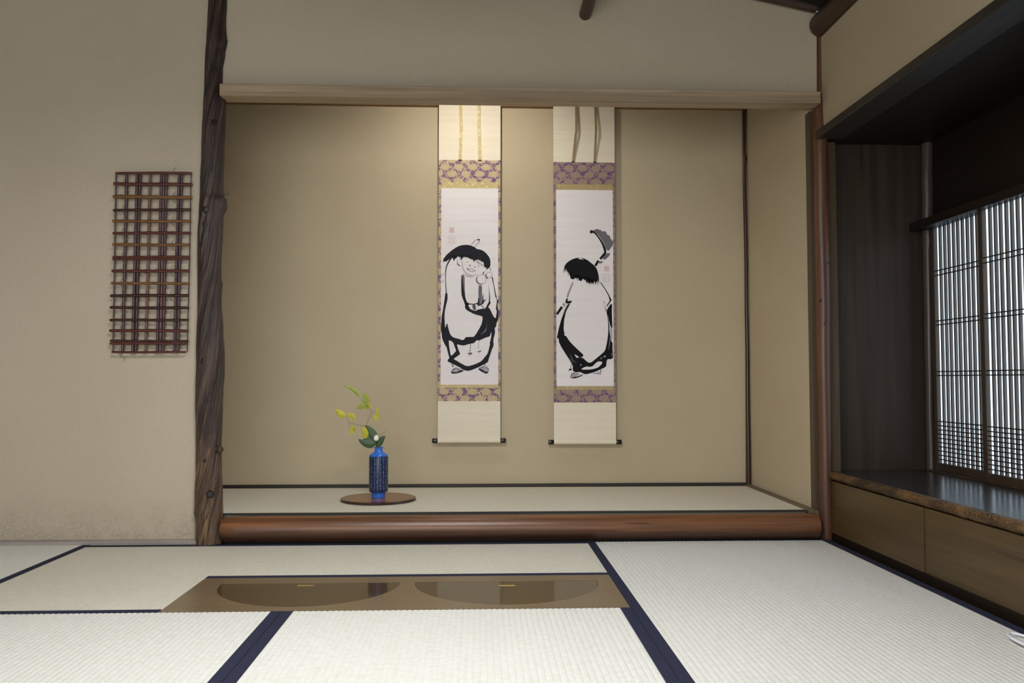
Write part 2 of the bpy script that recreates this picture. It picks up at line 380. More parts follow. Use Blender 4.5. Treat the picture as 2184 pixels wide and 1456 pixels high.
hk = MB().tube([p+Vector((-.012,0,-.002)), p+Vector((.006,0,-.002)), p+Vector((.0085,0,.001)), p+Vector((.0085,0,.014))], .0016, 8)
tag(hk.build('wall_hook', M['iron'], None, True), 'small bent iron hook high on the rough log post', 'hook')
RP = [(60,1740,1758),(190,1740.5,1757.5),(200,1741,1758),(236,1733,1759),(290,1734,1764),(400,1736,1766),(700,1741,1770),(1000,1746,1773),(1152,1749.5,1775)]
rpost = thing('corner_post', (1.375, 3.32, 0), 'slim polished red brown log post at the right of the alcove', 'post')
mb, _ = log_post('corner_post', RP, 3.335, None, '', '', 12, 28, .02, None, .2)
mb.build('shaft', M['red_log'], rpost, True)
MB().box((XR-.003, 3.345, ZT+.002), (XR+.032, 3.389, 1.72), ch=.001).build('side_jamb', M['jamb'], rpost)
for px, py in ((1760, 458), (1769, 560), (1759, 690), (1751, 640)):
    q = onY(px, py, 3.335-.028); kb = MB(); kb.tube([q+Vector((0,.008,-.0)), q+Vector((0,.0005,0)), q+Vector((0,-.0015,0))], [.0055,.0045,.0015], 10)
    kb.build('knot', M['knot'], rpost, True)
TP = [(170,1583,1590.5),(330,1583.5,1591),(338,1584,1593),(350,1584,1591.5),(600,1588,1595),(800,1590,1598),(1035,1591,1602)]
tp = MB(); mb, _ = log_post('', TP, YB-.012, None, '', '', 12, 20, .03, None, .2)
tag(mb.build('alcove_corner_post', M['thin_post'], None, True), 'very thin dark post in the back corner of the alcove', 'post')
# lintel beam of the alcove
bz0 = onY(468, 203.5, 3.27).z; bz1 = onY(468, 178, 3.27).z
bx0 = onY(468, 190, 3.27).x; bx1 = onY(1750.5, 205, 3.27).x
tag(MB().box((bx0, 3.27, bz0), (bx1, 3.352, bz1), ch=.0015).build('alcove_lintel', M['beam']), 'pale squared wooden beam across the top of the alcove', 'beam')
# threshold log
lg = MB(); lx0 = onY(466, 1120, 3.27).x; lx1 = onY(1752, 1120, 3.27).x; n = 40; pts = []; rad = []
for i in range(n+1):
    t = i/n; x = lx0+(lx1-lx0)*t
    pts.append((x, 3.318+.002*math.sin(3*t), .0515)); rad.append(.0485*(1+.02*math.sin(5*t+1)))
rad[0] *= .80; pts.insert(1, (lx0+.012, 3.318, .0515)); rad.insert(1, .047)
lg.tube(pts, rad, 40)
tag(lg.build('threshold_log', M['sill_log'], None, True), 'polished brown round log forming the front edge of the alcove floor', 'log')
# ceiling timbers
e = onY(1248, 31, YW)
tag(MB().tube([e+Vector((0,.03,0)), Vector((e.x, 2.2, e.z)), Vector((e.x+.01, .6, e.z+.01)), Vector((e.x, YR+.02, e.z))], [.0245,.025,.026,.027], 20).build('ceiling_pole', M['dark_log'], None, True), 'dark round pole ending at the wall above the scrolls', 'pole')
e = onY(1748, 52, YW-.02)
tag(MB().tube([(e.x+.012, YW-.01, e.z), (e.x+.012, 2.4, e.z), (e.x+.012, 1.2, e.z), (e.x+.012, YR+.02, e.z)], [.05,.05,.051,.052], 28).build('wall_log', M['dark_log'], None, True), 'dark red brown round log running along the top of the right wall', 'log')
a = onY(1740, 17, YW-.025); b = onY(1560, -24, YW-.025); d = (b-a).normalized()
tag(MB().tube([a, a+d*1.0, a+d*2.2, a+d*3.2], [.0195,.021,.022,.022], 18).build('sloping_rafter', M['dark_log_x'], None, True), 'dark sloping rafter pole at the top right of the front wall', 'rafter')
# ------------------------------------------------------------------ tatami mats
def ribbed(mb, x0, x1, y0, y1, z, axis, pitch=.0155, amp=.0014, base=-.05):
    c0, c1, a0, a1 = (y0, y1, x0, x1) if axis == 'X' else (x0, x1, y0, y1)
    n = max(1, round((c1-c0)/pitch)); sub = 6; vs = []; fs = []
    prof = []
    for i in range(n*sub+1):
        c = c0+(c1-c0)*i/(n*sub); prof.append((c, z - amp*(1-abs(math.sin(math.pi*i/sub)))**1.6))
    prof = [(c0, z+base)] + prof + [(c1, z+base)]
    for c, zz in prof:
        for a in (a0, a1): vs.append((a, c, zz) if axis == 'X' else (c, a, zz))
    m = len(prof)
    for i in range(m-1): fs.append((2*i, 2*i+1, 2*i+3, 2*i+2))
    fs.append(tuple(2*i for i in range(m))); fs.append(tuple(2*i+1 for i in range(m-1, -1, -1)))
    mb.add(vs, fs); return mb
HW = .0295
def mat_thing(x0, x1, y0, y1, axis, label, mat, group='tatami mats on the floor'):
    t = thing('tatami_mat', ((x0+x1)/2, (y0+y1)/2, -.05), label, 'mat', group)
    g = .0006; x0 += g; x1 -= g; y0 += g; y1 -= g
    if axis == 'Y':
        ribbed(MB(), x0+HW, x1-HW, y0, y1, 0, 'Y').build('rush_cover', mat, t)
        for a, b in ((x0, x0+HW), (x1-HW, x1)): MB().box((a, y0, -.05), (b, y1, .0006), ch=.0008).build('cloth_border', M['navy'], t)
    return t
xs = -.534; xm = .420; xe = 1.375; ym = 2.346
mat_thing(XL, -1.475, 1.43, YF, 'Y', 'straw mat in the far left corner at the foot of the plaster wall', M['rush_a'])
mat_thing(-1.475, xs, .44, ym, 'Y', 'straw mat at the front left of the floor', M['rush_a'])
mat_thing(xs, xm, .44, ym, 'Y', 'straw mat at the front centre below the two half moon lids', M['rush_a'])
mat_thing(xm, xe, 1.37, YF-.012, 'Y', 'long straw mat along the window bay on the right', M['rush_a'])
fl_x, fl_y = -.866, 2.738
t = thing('tatami_mat', (-.53, 2.9, -.05), 'greenish straw mat in front of the alcove around the brown floor board', 'mat', 'tatami mats on the floor')
mb = MB(); ribbed(mb, -1.4745, xm-.001, fl_y+HW, YF-.012-HW, 0, 'X', amp=.0005); ribbed(mb, -1.4745, fl_x, ym+HW, fl_y+HW, 0, 'X', amp=.0005)
mb.build('rush_cover', M['rush_b'], t)
MB().box((-1.4745, YF-.012-HW, -.05), (xm-.001, YF-.012, .0006), ch=.0008).build('cloth_border', M['navy'], t)
MB().box((fl_x, fl_y, -.05), (xm-.001, fl_y+HW, .0006), ch=.0008).build('cloth_border', M['navy'], t)
MB().box((-1.4745, ym+.0006, -.05), (fl_x-.001, ym+HW, .0006), ch=.0008).build('cloth_border', M['navy'], t)
# alcove mat
t = thing('alcove_mat', (-.2, 3.76, ZT-.045), 'pale straw mat covering the raised floor of the alcove', 'mat')
ribbed(MB(), -1.745, XR-.034, 3.372, YB-.03, ZT, 'X', amp=.0003, base=-.044).build('rush_cover', M['rush_c'], t)
MB().box((-1.745, 3.340, ZT-.004), (XR-.034, 3.372, ZT+.0008), ch=.0008).build('cloth_border', M['olive_border'], t)
MB().box((-1.745, YB-.030, ZT-.035), (XR-.034, YB-.019, ZT+.0008), ch=.0008).build('cloth_border', M['olive_border'], t)
# ------------------------------------------------------------------ floor board with half-moon lids
fb = thing('floor_board', (-.22, 2.54, -.03), 'brown glossy floor board set into the mats, with two half moon lids', 'board')
g = .001; LIDS = [(-.517, .272), (.087, .281)]; ly = onZ(650, 1243, 0).y
def half_moon(cx, r, grow=0.0, n=40):
    r += grow; pts = []
    a0 = math.radians(12)
    yt = ly + grow
    # slightly more than a half disc: straight edge on the far side
    cy = yt - r*math.sin(a0)*.0 - .012
    a = math.asin((yt-cy)/r)
    for k in range(n+1):
        an = math.pi - a + (math.pi+2*a)*k/n
        pts.append((cx+r*math.cos(an), cy+r*math.sin(an)*1.0))
    return pts
def scaled(pts, cx):
    yt = max(p[1] for p in pts); return pts
# plank top with half moon recesses: tessellated as strips left/right of each lid
x0, x1, y0, y1 = fl_x+g, xm-.0015, ym+g, fl_y-g
bm = bmesh.new()
def ring(pts, z): return [bm.verts.new((p[0], p[1], z)) for p in pts]
outer = ring([(x0,y0),(x1,y0),(x1,y1),(x0,y1)], 0)
es = [bm.edges.new((outer[i], outer[(i+1) % 4])) for i in range(4)]
DEP = (onZ(650, 1293, 0).y)
holes = []
def lid_pts(cx, r, grow):
    pts = half_moon(cx, r, grow); ymin = min(p[1] for p in pts); yt = max(p[1] for p in pts)
    k = (yt-(DEP-grow))/(yt-ymin)
    return [(p[0], yt-(yt-p[1])*k) for p in pts]
for cx, r in LIDS:
    h = ring(lid_pts(cx, r, .0016), 0); holes.append(h)
    es += [bm.edges.new((h[i], h[(i+1) % len(h)])) for i in range(len(h))]
bmesh.ops.triangle_fill(bm, use_beauty=True, use_dissolve=False, edges=es)
hc = [[(v.co.x, v.co.y) for v in h] for h in holes]
for ringv in [outer]+holes:
    dn = [bm.verts.new((v.co.x, v.co.y, -.03)) for v in ringv]
    for i in range(len(ringv)):
        j = (i+1) % len(ringv); bm.faces.new((ringv[i], ringv[j], dn[j], dn[i]))
bmesh.ops.recalc_face_normals(bm, faces=bm.faces[:])
me = bpy.data.meshes.new('plank'); bm.to_mesh(me); bm.free(); me.materials.append(M['floor_board'])
po = bpy.data.objects.new('plank', me); COL.objects.link(po); attach(po, fb)
for (cx, r), fx in zip(LIDS, ((652, 1247.5), (1081, 1247.5))):
    pts = lid_pts(cx, r, 0)
    lo = MB().prism([(p[0], p[1], -.028) for p in pts], (0, 0, .0272)).build('half_moon_lid', M['lid'], fb)
    q = onZ(fx[0], fx[1], 0)
    MB().box((q.x-.025, q.y-.005, -.006), (q.x+.025, q.y+.005, .0004), ch=.0004).build('finger_pull', M['brass'], lo)
# ------------------------------------------------------------------ window bay on the right
YP = 3.40                                         # dark board at the far end of the bay
sz = onY(1774, 1007, 3.30).z                       # sill height
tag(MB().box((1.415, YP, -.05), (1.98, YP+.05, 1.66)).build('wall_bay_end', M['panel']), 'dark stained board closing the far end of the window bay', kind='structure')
xj0 = onY(1766, 600, 3.345).x; xj1 = onY(1787.5, 600, 3.345).x
tag(MB().box((xj0, 3.345, 0), (xj1, 3.39, zl-.03), ch=.002).build('bay_jamb', M['jamb']), 'flat brown jamb board beside the slim red brown post', 'jamb')
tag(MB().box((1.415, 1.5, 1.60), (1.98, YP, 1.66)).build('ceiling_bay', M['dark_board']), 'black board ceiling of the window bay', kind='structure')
zw1 = onX(2010, 480, XW).z; zw0 = onX(2009, 1004, XW).z
wb = MB(); wb.box((XW+.005, 1.5, zw1+.045), (XW+.05, YP, 1.60)); wb.box((XW+.005, 1.5, -.05), (XW+.05, YP, zw0-.002)); wb.box((XW+.005, 1.5, zw0), (XW+.05, 2.12, zw1+.045))
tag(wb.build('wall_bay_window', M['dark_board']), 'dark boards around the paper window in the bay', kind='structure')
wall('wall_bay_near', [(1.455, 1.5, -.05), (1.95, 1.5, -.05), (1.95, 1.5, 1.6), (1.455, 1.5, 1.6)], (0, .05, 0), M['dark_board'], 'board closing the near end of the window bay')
# lintel of the bay
zlb = onY(1744, 293, 3.28).z; xl0 = onY(1744.5, 285, 3.28).x; xl1 = onY(1797, 291, 3.30).x
tag(MB().box((xl0, YR, zlb), (xl1, 3.30, zl), ch=.002).build('bay_lintel', M['lintel']), 'blackened lintel board over the window bay', 'lintel')
# natural post in the inner corner
BP = [(300,1966,1990),(380,1966,1989),(440,1967,1990),(460,1966,1989),(500,1967,1990),(515,1968,1991),(530,1969,1988),(700,1972,1989),(840,1975,1990),(1003,1977,1994)]
mb, _ = log_post('', BP, 3.375, None, '', '', 10, 24, .04, None, .3)
tag(mb.build('bay_corner_post', wood('grey_brown_log', srgb(62,50,45), srgb(88,74,67), 'Z', 50, .32, .4, None, .1), None, True), 'smooth knotted grey brown post in the corner beside the paper window', 'post')
# sill
sl = thing('window_bench', (1.62, 2.4, sz-.03), 'dark glossy sill board of the window bay with a worn golden front edge', 'sill')
MB().box((XC+.005, 1.56, sz-.028), (XW, YP-.002, sz), ch=.002).build('top_board', M['sill_top'], sl)
pr = [(XC+.012, sz-.034), (XC-.006, sz-.030), (XC-.016, sz-.018), (XC-.017, sz-.008), (XC-.010, sz-.001), (XC+.012, sz+.0008)]
mbx = MB(); ny = 90; vs = []; fs = []
for i in range(ny+1):
    y = 3.318 + (1.56-3.318)*i/ny
    for j, (x, z) in enumerate(pr):
        w = mnoise.noise(Vector((j*1.7, y*28, 3)))*.0022
        vs.append((x+(w if 0 < j < 5 else 0), y, z+(w*.6 if 0 < j < 5 else 0)))
m = len(pr)
for i in range(ny):
    for j in range(m-1): fs.append((i*m+j, i*m+j+1, (i+1)*m+j+1, (i+1)*m+j))
fs.append(tuple(range(m))); fs.append(tuple(ny*m+j for j in range(m)))
mbx.add(vs, fs).build('worn_edge', M['sill_edge'], sl, True)
# low cabinet under the sill
cb = thing('low_cabinet', (1.5, 2.4, 0), 'low brown board cabinet front under the window sill', 'cabinet')
seam = onX(1975, 1150, XC+.006).y
MB().box((XC, 1.56, -.05), (XC+.05, 3.345, .022), ch=.002).build('base_rail', M['dark_board'], cb)
MB().box((XC-.003, seam+.001, .022), (XC+.03, 3.33, sz-.036), ch=.001).build('panel', M['cabinet'], cb)
MB().box((XC+.0015, 1.56, .022), (XC+.026, seam-.002, sz-.036), ch=.001).build('panel', M['cabinet'], cb)
MB().box((xj0+.014, 3.331, .0), (XC+.03, 3.344, sz-.036)).build('end_strip', M['jamb'], cb)
q = onX(1793, 1083, XC)
lt = MB(); lt.box((XC-.0015, q.y-.006, q.z-.006), (XC+.006, q.y+.006, q.z+.006), ch=.0008); lt.tube([(XC, q.y, q.z), (XC-.012, q.y, q.z)], .0018, 8)
lt.build('latch', M['iron'], cb)
# paper windows
def shoji(name, X, y_far, y_near, label):
    t = thing(name, (X, (y_far+y_near)/2, zw0), label, 'window', None, 'structure')
    z0, z1 = zw0+.004, zw1+.02; st = .026; th = .022
    MB().box((X, y_far-st, z0), (X+th, y_far, z1), ch=.001).build('stile', M['shoji_wood'], t)
    MB().box((X, y_near, z0), (X+th, y_near+st, z1), ch=.001).build('stile', M['shoji_wood'], t)
    MB().box((X, y_near+st, z0), (X+th, y_far-st, z0+.030), ch=.001).build('bottom_rail', M['shoji_wood'], t)
    MB().box((X, y_near+st, z1-.022), (X+th, y_far-st, z1), ch=.001).build('top_rail', M['shoji_wood'], t)
    MB().box((X+.0165, y_near+st, z0+.03), (X+.0175, y_far-st, z1-.022)).build('paper_pane', M['paper_lit'], t)
    ln = y_far-y_near-2*st; n = round(ln/.0305); first = None
    for i in range(1, n):
        y = y_far-st-ln*i/n+random.uniform(-.0014, .0014)
        if first is None:
            first = MB().box((X+.0060, y-.0045, z0+.03), (X+.0160, y+.0045, z1-.022)).build('slat', M['kumiko'], t); ybase = y
        else:
            c = first.copy(); COL.objects.link(c); c.location = (0, y-ybase, 0)
    zs = []
    for py in (574.5, 584.4, 683, 691.5, 792, 800.5, 899, 908, 917, 926, 935, 944, 953, 962, 971, 980): zs.append(onX(2020, py, XW).z)
    fh = None
    for z in zs:
        if z > z1-.03: continue
        if fh is None: fh = MB().box((X+.0028, y_near+st, z-.0021), (X+.0060, y_far-st, z+.0021)).build('crossbar', M['kumiko_h'], t); zb0 = z
        else:
            c = fh.copy(); COL.objects.link(c); c.location = (0, 0, z-zb0)
    return t
ysh = onX(2001, 800, XW).y
shoji('window_1', XW-.022, ysh, ysh-.86, 'backlit paper window screen with close vertical slats, beside the knotted corner post')
ys2 = onX(2091.5, 800, XW-.05).y
shoji('window_2', XW-.048, ys2, ys2-.86, 'nearer backlit paper window screen at the right edge of the picture')
tag(MB().box((XW-.004, ysh, zw0), (XW+.004, YP-.002, zw1+.05)).build('trim_2', M['dark_board']), 'black gap board beside the paper window', kind='structure')
hz = onX(1990, 470, XW-.07).z
hd = MB(); hd.box((XW-.075, 1.56, hz-.014), (XW+.004, YP-.002, hz+.020), ch=.002)
tag(hd.build('window_head_rail', M['dark_board']), 'dark rail projecting over the paper windows', 'rail')
tag(MB().box((XW-.052, 1.56, sz), (XW+.003, ysh+.01, zw0+.004), ch=.001).build('window_track', M['shoji_wood']), 'low brown track board under the paper windows', 'rail')

# ------------------------------------------------------------------ lamps
# small lamp tucked behind the alcove beam
al = thing('alcove_lamp', (-.06, 3.50, 2.235), 'small lamp hidden behind the beam above the left scroll', 'lamp')
MB().lathe((-.06, 3.50, 2.10), [(.02, .14), (.022, .10), (.045, .06), (.055, .02), (.053, .02), (.043, .058), (.02, .09)], 20).build('shade', M['iron'], al, True)
l = bpy.data.lights.new('bulb', 'SPOT'); l.energy = 16.0; l.color = (1.0, .945, .86); l.shadow_soft_size = .022; l.spot_size = math.radians(160); l.spot_blend = 1.0
o = bpy.data.objects.new('bulb', l); COL.objects.link(o); o.location = (-.06, 3.50, 2.09)
o.rotation_euler = Vector((.02, .6, -.8)).to_track_quat('-Z', 'Y').to_euler(); attach(o, al)
# added square fill lamp, out of view overhead, brightens the mats and walls
PLX, PLY, PLZ, PS = -.20, 1.55, 1.90, .62
pl = thing('added_fill_lamp', (PLX, PLY, PLZ), 'added unseen fill lamp over the mats, square paper in a dark wooden frame', 'lamp')
fr = MB()
for sx in (-1, 1):
    fr.box((PLX+sx*PS/2-.012, PLY-PS/2-.012, PLZ), (PLX+sx*PS/2+.012, PLY+PS/2+.012, PLZ+.16))
    fr.box((PLX-PS/2+.012, PLY+sx*PS/2-.012, PLZ), (PLX+PS/2-.012, PLY+sx*PS/2+.012, PLZ+.16))
fr.build('frame', M['dark_strip'], pl)
MB().box((PLX-PS/2+.012, PLY-PS/2+.012, PLZ+.15), (PLX+PS/2-.012, PLY+PS/2-.012, PLZ+.16)).build('top_board', M['dark_strip'], pl)
MB().box((PLX-PS/2+.012, PLY-PS/2+.012, PLZ+.07), (PLX+PS/2-.012, PLY+PS/2-.012, PLZ+.073)).build('diffuser', emis('fill_lamp_paper', (.94, .965, 1.0, 1), FILL_LAMP_STR), pl)
MB().tube([(PLX, PLY, PLZ+.16), (PLX, PLY, ceil_z(PLX)+.01)], .006, 8).build('cord', M['iron'], pl)
# ------------------------------------------------------------------ hanging scrolls
YS = YB-.034
def brocade(name, ground, gold):
    n = NT(name); x, y, z = n.sep()
    wv = n.math('MULTIPLY', n.math('SUBTRACT', n.noise(60, 3, .6), .5), .010)
    u = n.math('DIVIDE', n.math('ADD', x, wv), .068); v = n.math('DIVIDE', n.math('ADD', z, n.math('MULTIPLY', wv, .8)), .0345)
    row = n.math('FLOOR', v); off = n.math('MULTIPLY', n.math('MODULO', n.math('ABSOLUTE', row), 2.0), .5)
    fu = n.math('SUBTRACT', n.math('FRACT', n.math('ADD', u, off)), .5); fv = n.math('SUBTRACT', n.math('FRACT', v), .5)
    r = n.math('SQRT', n.math('ADD', n.math('POWER', n.math('MULTIPLY', fu, 1.25), 2.0), n.math('POWER', n.math('MULTIPLY', fv, .95), 2.0)))
    ang = n.math('ARCTAN2', fv, n.math('MULTIPLY', fu, 1.4))
    pet = n.math('MULTIPLY', n.math('SINE', n.math('MULTIPLY', ang, 7.0)), .035)
    rr = n.math('ADD', r, pet)
    blob = n.ramp(rr, [(.40, 1.), (.46, 0.)])
    rings = n.ramp(n.math('ABSOLUTE', n.math('SINE', n.math('MULTIPLY', rr, 21.0))), [(.10, 1.), (.30, 0.)])
    leaf = n.ramp(n.noise(75, 3, .6, 1.5), [(.50, 0.), (.54, 1.)])
    g = n.math('MAXIMUM', n.math('MULTIPLY', blob, n.math('SUBTRACT', 1.0, n.math('MULTIPLY', rings, .75))), n.math('MULTIPLY', leaf, n.math('SUBTRACT', 1.0, blob)))
    n.bump(n.noise(900, 1), .2, .0004)
    return n.done(n.mix(g, ground, gold), .75, .3)
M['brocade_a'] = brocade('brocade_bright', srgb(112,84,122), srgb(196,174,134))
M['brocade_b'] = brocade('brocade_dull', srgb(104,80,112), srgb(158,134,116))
def silk(name, c, amp):
    n = NT(name)
    a = n.noise(1, 3, .6, 0, n.mapping((3, 3, 60))); b = n.noise(3, 3)
    col = n.mix(n.math('MULTIPLY', n.ramp(a, [(.35, 0.), (.7, 1.)]), amp), c, (c[0]*.86, c[1]*.84, c[2]*.78, 1))
    col = n.mix(n.math('MULTIPLY', n.ramp(b, [(.4, 0.), (.7, 1.)]), amp), col, (c[0]*.92, c[1]*.9, c[2]*.86, 1))
    n.bump(n.noise(700, 1), .12, .0004)
    return n.done(col, .8, .25)
M['cream'] = silk('cream_cloth', srgb(228,217,196), .5)
M['paper'] = silk('white_paper', srgb(230,223,224), .35)
def gold_cloth(name, c, d):
    n = NT(name); k = n.ramp(n.noise(34, 3, .6, 2.0), [(.55, 0.), (.62, 1.)])
    return n.done(n.mix(k, c, d), .55, .4)
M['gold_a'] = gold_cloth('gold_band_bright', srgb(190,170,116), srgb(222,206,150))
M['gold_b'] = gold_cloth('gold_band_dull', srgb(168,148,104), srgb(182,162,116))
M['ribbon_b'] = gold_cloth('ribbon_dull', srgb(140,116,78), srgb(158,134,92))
M['roller'] = plain('black_lacquer', srgb(22,22,24), .25, .5)
def ink_mat(name, c): return plain(name, c, .9, .1, 0, .12, 40)
M['ink'] = ink_mat('ink_black', srgb(44,44,48)); M['ink2'] = ink_mat('ink_deep', srgb(30,30,33))
M['wash'] = ink_mat('ink_grey', srgb(112,108,116)); M['wash_l'] = ink_mat('ink_pale', srgb(172,166,172))
M['seal'] = ink_mat('seal_red', srgb(216,186,182)); M['seal_l'] = ink_mat('seal_pale', srgb(216,202,200))
INKS = ['ink', 'wash', 'wash_l', 'paper', 'ink2']
class Ink:
    """flat brush marks on the scroll paper; points are frame pixels unprojected onto the paper plane"""
    def __init__(s, Y): s.mb = MB(); s.Y = Y
    def P(s, p, lay): v = onY(p[0], p[1], s.Y); v.y -= .0005+.00012*lay; return v
    def poly(s, pts, mi=0, lay=1, smooth=True):
        if smooth and len(pts) > 4:             # soften the corners of the brush outline
            q = []
            for i in range(len(pts)):
                a, b = pts[i], pts[(i+1) % len(pts)]
                q += [(a[0]*.78+b[0]*.22, a[1]*.78+b[1]*.22), (a[0]*.22+b[0]*.78, a[1]*.22+b[1]*.78)]
            pts = q
        s.mb.add([s.P(p, lay) for p in pts], [tuple(range(len(pts)))], mi)
    def stroke(s, pts, ws, mi=0, lay=1):
        if isinstance(ws, (int, float)): ws = [ws]*len(pts)
        n = len(pts); L = []; R = []
        for i, p in enumerate(pts):
            a = pts[max(i-1, 0)]; b = pts[min(i+1, n-1)]; dx, dy = b[0]-a[0], b[1]-a[1]; q = math.hypot(dx, dy) or 1
            nx, ny = -dy/q*ws[i]/2, dx/q*ws[i]/2; L.append((p[0]+nx, p[1]+ny)); R.append((p[0]-nx, p[1]-ny))
        vs = [s.P(p, lay) for p in L]+[s.P(p, lay) for p in R]
        s.mb.add(vs, [(i, i+1, n+i+1, n+i) for i in range(n-1)], mi)
    def disc(s, c, r, mi=0, lay=1, ry=None):
        s.poly([(c[0]+r*math.cos(k*math.pi/10), c[1]+(ry or r)*math.sin(k*math.pi/10)) for k in range(20)], mi, lay)
    def circle(s, c, r, w, mi=0, lay=1, wfun=None):
        pts = [(c[0]+r*math.cos(k*math.pi/14), c[1]+r*math.sin(k*math.pi/14)) for k in range(29)]
        s.stroke(pts, [(wfun(k*math.pi/14) if wfun else w) for k in range(29)], mi, lay)
def zf(ox, oy, sc): return lambda *pts: [(ox+x/sc, oy+y/sc) for x, y in pts]
A = zf(930, 500, 14.557); B = zf(930, 590, 14.557); Cc = zf(930, 660, 14.557); D = zf(930, 710, 14.557)
E_ = zf(1175, 475, 10.4); F_ = zf(1175, 600, 14.557); G = zf(1175, 690, 11.2)
k = 1/14.557
def figure_front(Y):
    s = Ink(Y)
    # figure's black robe in one sweep
    body = B((290,500),(272,640),(250,800),(225,960),(205,1080),(180,1200),(165,1330)) + Cc((160,420),(145,560),(150,650),(175,740),(180,850),(200,930),(240,1020),(280,1100),(330,1170),(355,1280),(390,1420)) \
        + D((415,765),(385,810),(350,860),(370,885),(460,930),(540,970),(620,1010),(700,1050),(760,1080),(820,1130),(900,1160),(1000,1175),(1100,1150),(1200,1110),(1320,1060),(1420,1010),(1500,965),(1560,930),(1610,900),(1630,830),(1650,760),(1690,650),(1730,520),(1785,400),(1790,310),(1775,280)) \
        + Cc((1780,958),(1790,880),(1830,740),(1832,640),(1815,580),(1870,520),(1875,420),(1930,320)) + B((1935,1200),(1935,1040),(1905,960),(1890,1040),(1885,1090),(1870,1180),(1860,1270),(1820,1280),(1780,1220),(1740,1140),(1690,1030),(1650,970),(1615,950),(1655,880),(1700,800),(1690,770),(1650,760),(1600,850),(1560,930),(1520,990),(1495,1000),(1440,990),(1290,1020),(1235,1060),(1180,1050),(1060,1000),(1030,940),(1000,880),(1000,830),(960,800),(905,880),(895,930),(910,990),(970,1050),(1050,1090),(1150,1145),(1280,1190),(1400,1215),(1440,1240),(1445,1290)) \
        + Cc((1440,330),(1420,430),(1370,540),(1300,660),(1240,760),(1165,850),(1120,845),(1040,850),(930,850),(900,880),(870,930),(810,945),(770,930),(700,905),(600,885),(520,850),(470,810),(430,740),(400,640),(370,530),(355,430),(335,430),(325,470),(310,490),(300,540),(280,560),(272,400),(262,250)) + B((262,1200),(275,1060),(295,960),(320,850),(345,760),(362,640),(350,490))
    s.poly(body, 0, 1)
    s.poly(Cc((395,955),(470,975),(530,1020),(570,1130),(600,1220),(625,1280),(595,1310),(560,1360),(465,1440),(445,1370),(425,1250),(405,1130),(400,1020)), 3, 2)
    s.poly(Cc((650,1075),(780,1110),(870,1115),(960,1090),(1060,1060),(1170,1045),(1220,1000),(1265,950),(1330,965),(1400,935),(1540,870),(1660,835),(1690,780),(1705,705),(1715,705),(1718,780),(1705,880),(1685,970),(1665,1040),(1675,1080),(1655,1150),(1635,1250),(1600,1360)) + D((1560,690),(1490,770),(1440,840),(1360,900),(1200,970),(1080,1010),(1000,1025),(930,1020),(860,985),(740,920),(640,855),(545,810),(600,760),(750,660),(735,600),(700,530),(660,410)), 3, 2)
    s.stroke(Cc((1580,420),(1570,560),(1530,660),(1400,770)), [3*k,14*k,50*k,14*k], 1, 2)
    # hair
    s.poly(A((215,860),(225,800),(255,730),(300,660),(370,590),(450,520),(530,460),(620,400),(700,360),(800,330),(900,320),(1000,322),(1090,345),(1190,385),(1270,450),(1350,462),(1440,490),(1520,545),(1590,620),(1650,700),(1685,790),(1690,880),(1685,980),(1650,1035),(1610,1055),(1580,1090),(1555,1115),(1570,1030),(1520,1020),(1490,970),(1480,880),(1440,840),(1400,850),(1385,805),(1340,800),(1300,775),(1260,790),(1205,800),(1170,860),(1155,790),(1120,765),(1080,775),(1050,735),(1010,740),(985,700),(940,710),(900,690),(850,700),(820,740),(790,790),(765,770),(755,690),(700,700),(690,655),(640,720),(590,760),(545,835),(530,755),(495,710),(440,740),(400,770),(340,820),(310,845),(290,830),(250,840)), 0, 1, False)
    for i in range(46):                         # fringe of loose hairs
        t = i/45; x = 230+1400*t; y = 770-90*math.sin(math.pi*min(1, t*1.15))+ (t > .55)*(t-.55)*620
        x += random.uniform(-12, 12); s.stroke(A((x, y-40), (x-14+30*t, y+random.uniform(20, 75))), [17*k, 2*k], 0, 1)
    s.stroke(A((1090,325),(1230,170),(1285,148),(1345,165),(1358,205),(1200,380)), [16*k]*6, 1, 1); s.disc(A((1325,162))[0], 34*k, 0, 2, 26*k)
    # left shoulder line
    s.stroke(A((470,715),(390,850),(330,970),(303,1100),(292,1250),(295,1456)) + B((300,200),(308,400),(320,500)), [50*k,42*k,36*k,28*k,24*k,20*k,22*k,26*k,26*k], 0, 1)
    # face
    s.stroke(A((800,760),(808,900),(830,1040),(890,1160),(980,1240),(1090,1275),(1200,1265),(1300,1230)), [8*k,14*k,16*k,18*k,20*k,18*k,12*k,6*k], 1)
    s.stroke(A((830,1200),(920,1270),(1020,1310),(1100,1325),(1180,1310)), [8*k,16*k,18*k,14*k,6*k], 1)
    s.stroke(A((930,852),(970,845),(1000,862)), [6*k,16*k,12*k], 1); s.stroke(A((1288,972),(1318,968),(1336,1000)), [6*k,20*k,12*k], 1); s.stroke(A((1340,910),(1410,975)), [4*k,10*k], 2)
    s.stroke(A((1062,930),(1040,968),(1072,986)), [12*k,30*k,14*k], 0); s.stroke(A((1232,995),(1196,1028)), [14*k,24*k], 0)
    s.stroke(A((955,1045),(985,1070),(1060,1052),(1150,1080),(1215,1130),(1150,1150),(1060,1130),(1000,1095),(960,1048)), [26*k,20*k,12*k,16*k,30*k,16*k,16*k,22*k,26*k], 1)
    s.stroke(A((670,760),(650,860),(680,930),(742,980)), [6*k,18*k,44*k,34*k], 1); s.stroke(A((760,760),(740,800),(735,850)), [20*k,10*k,4*k], 2)
    s.stroke(A((1470,1240),(1462,1190),(1520,1140)), [34*k,30*k,10*k], 0); s.stroke(A((1680,1040),(1705,1130)), [26*k,18*k], 1)
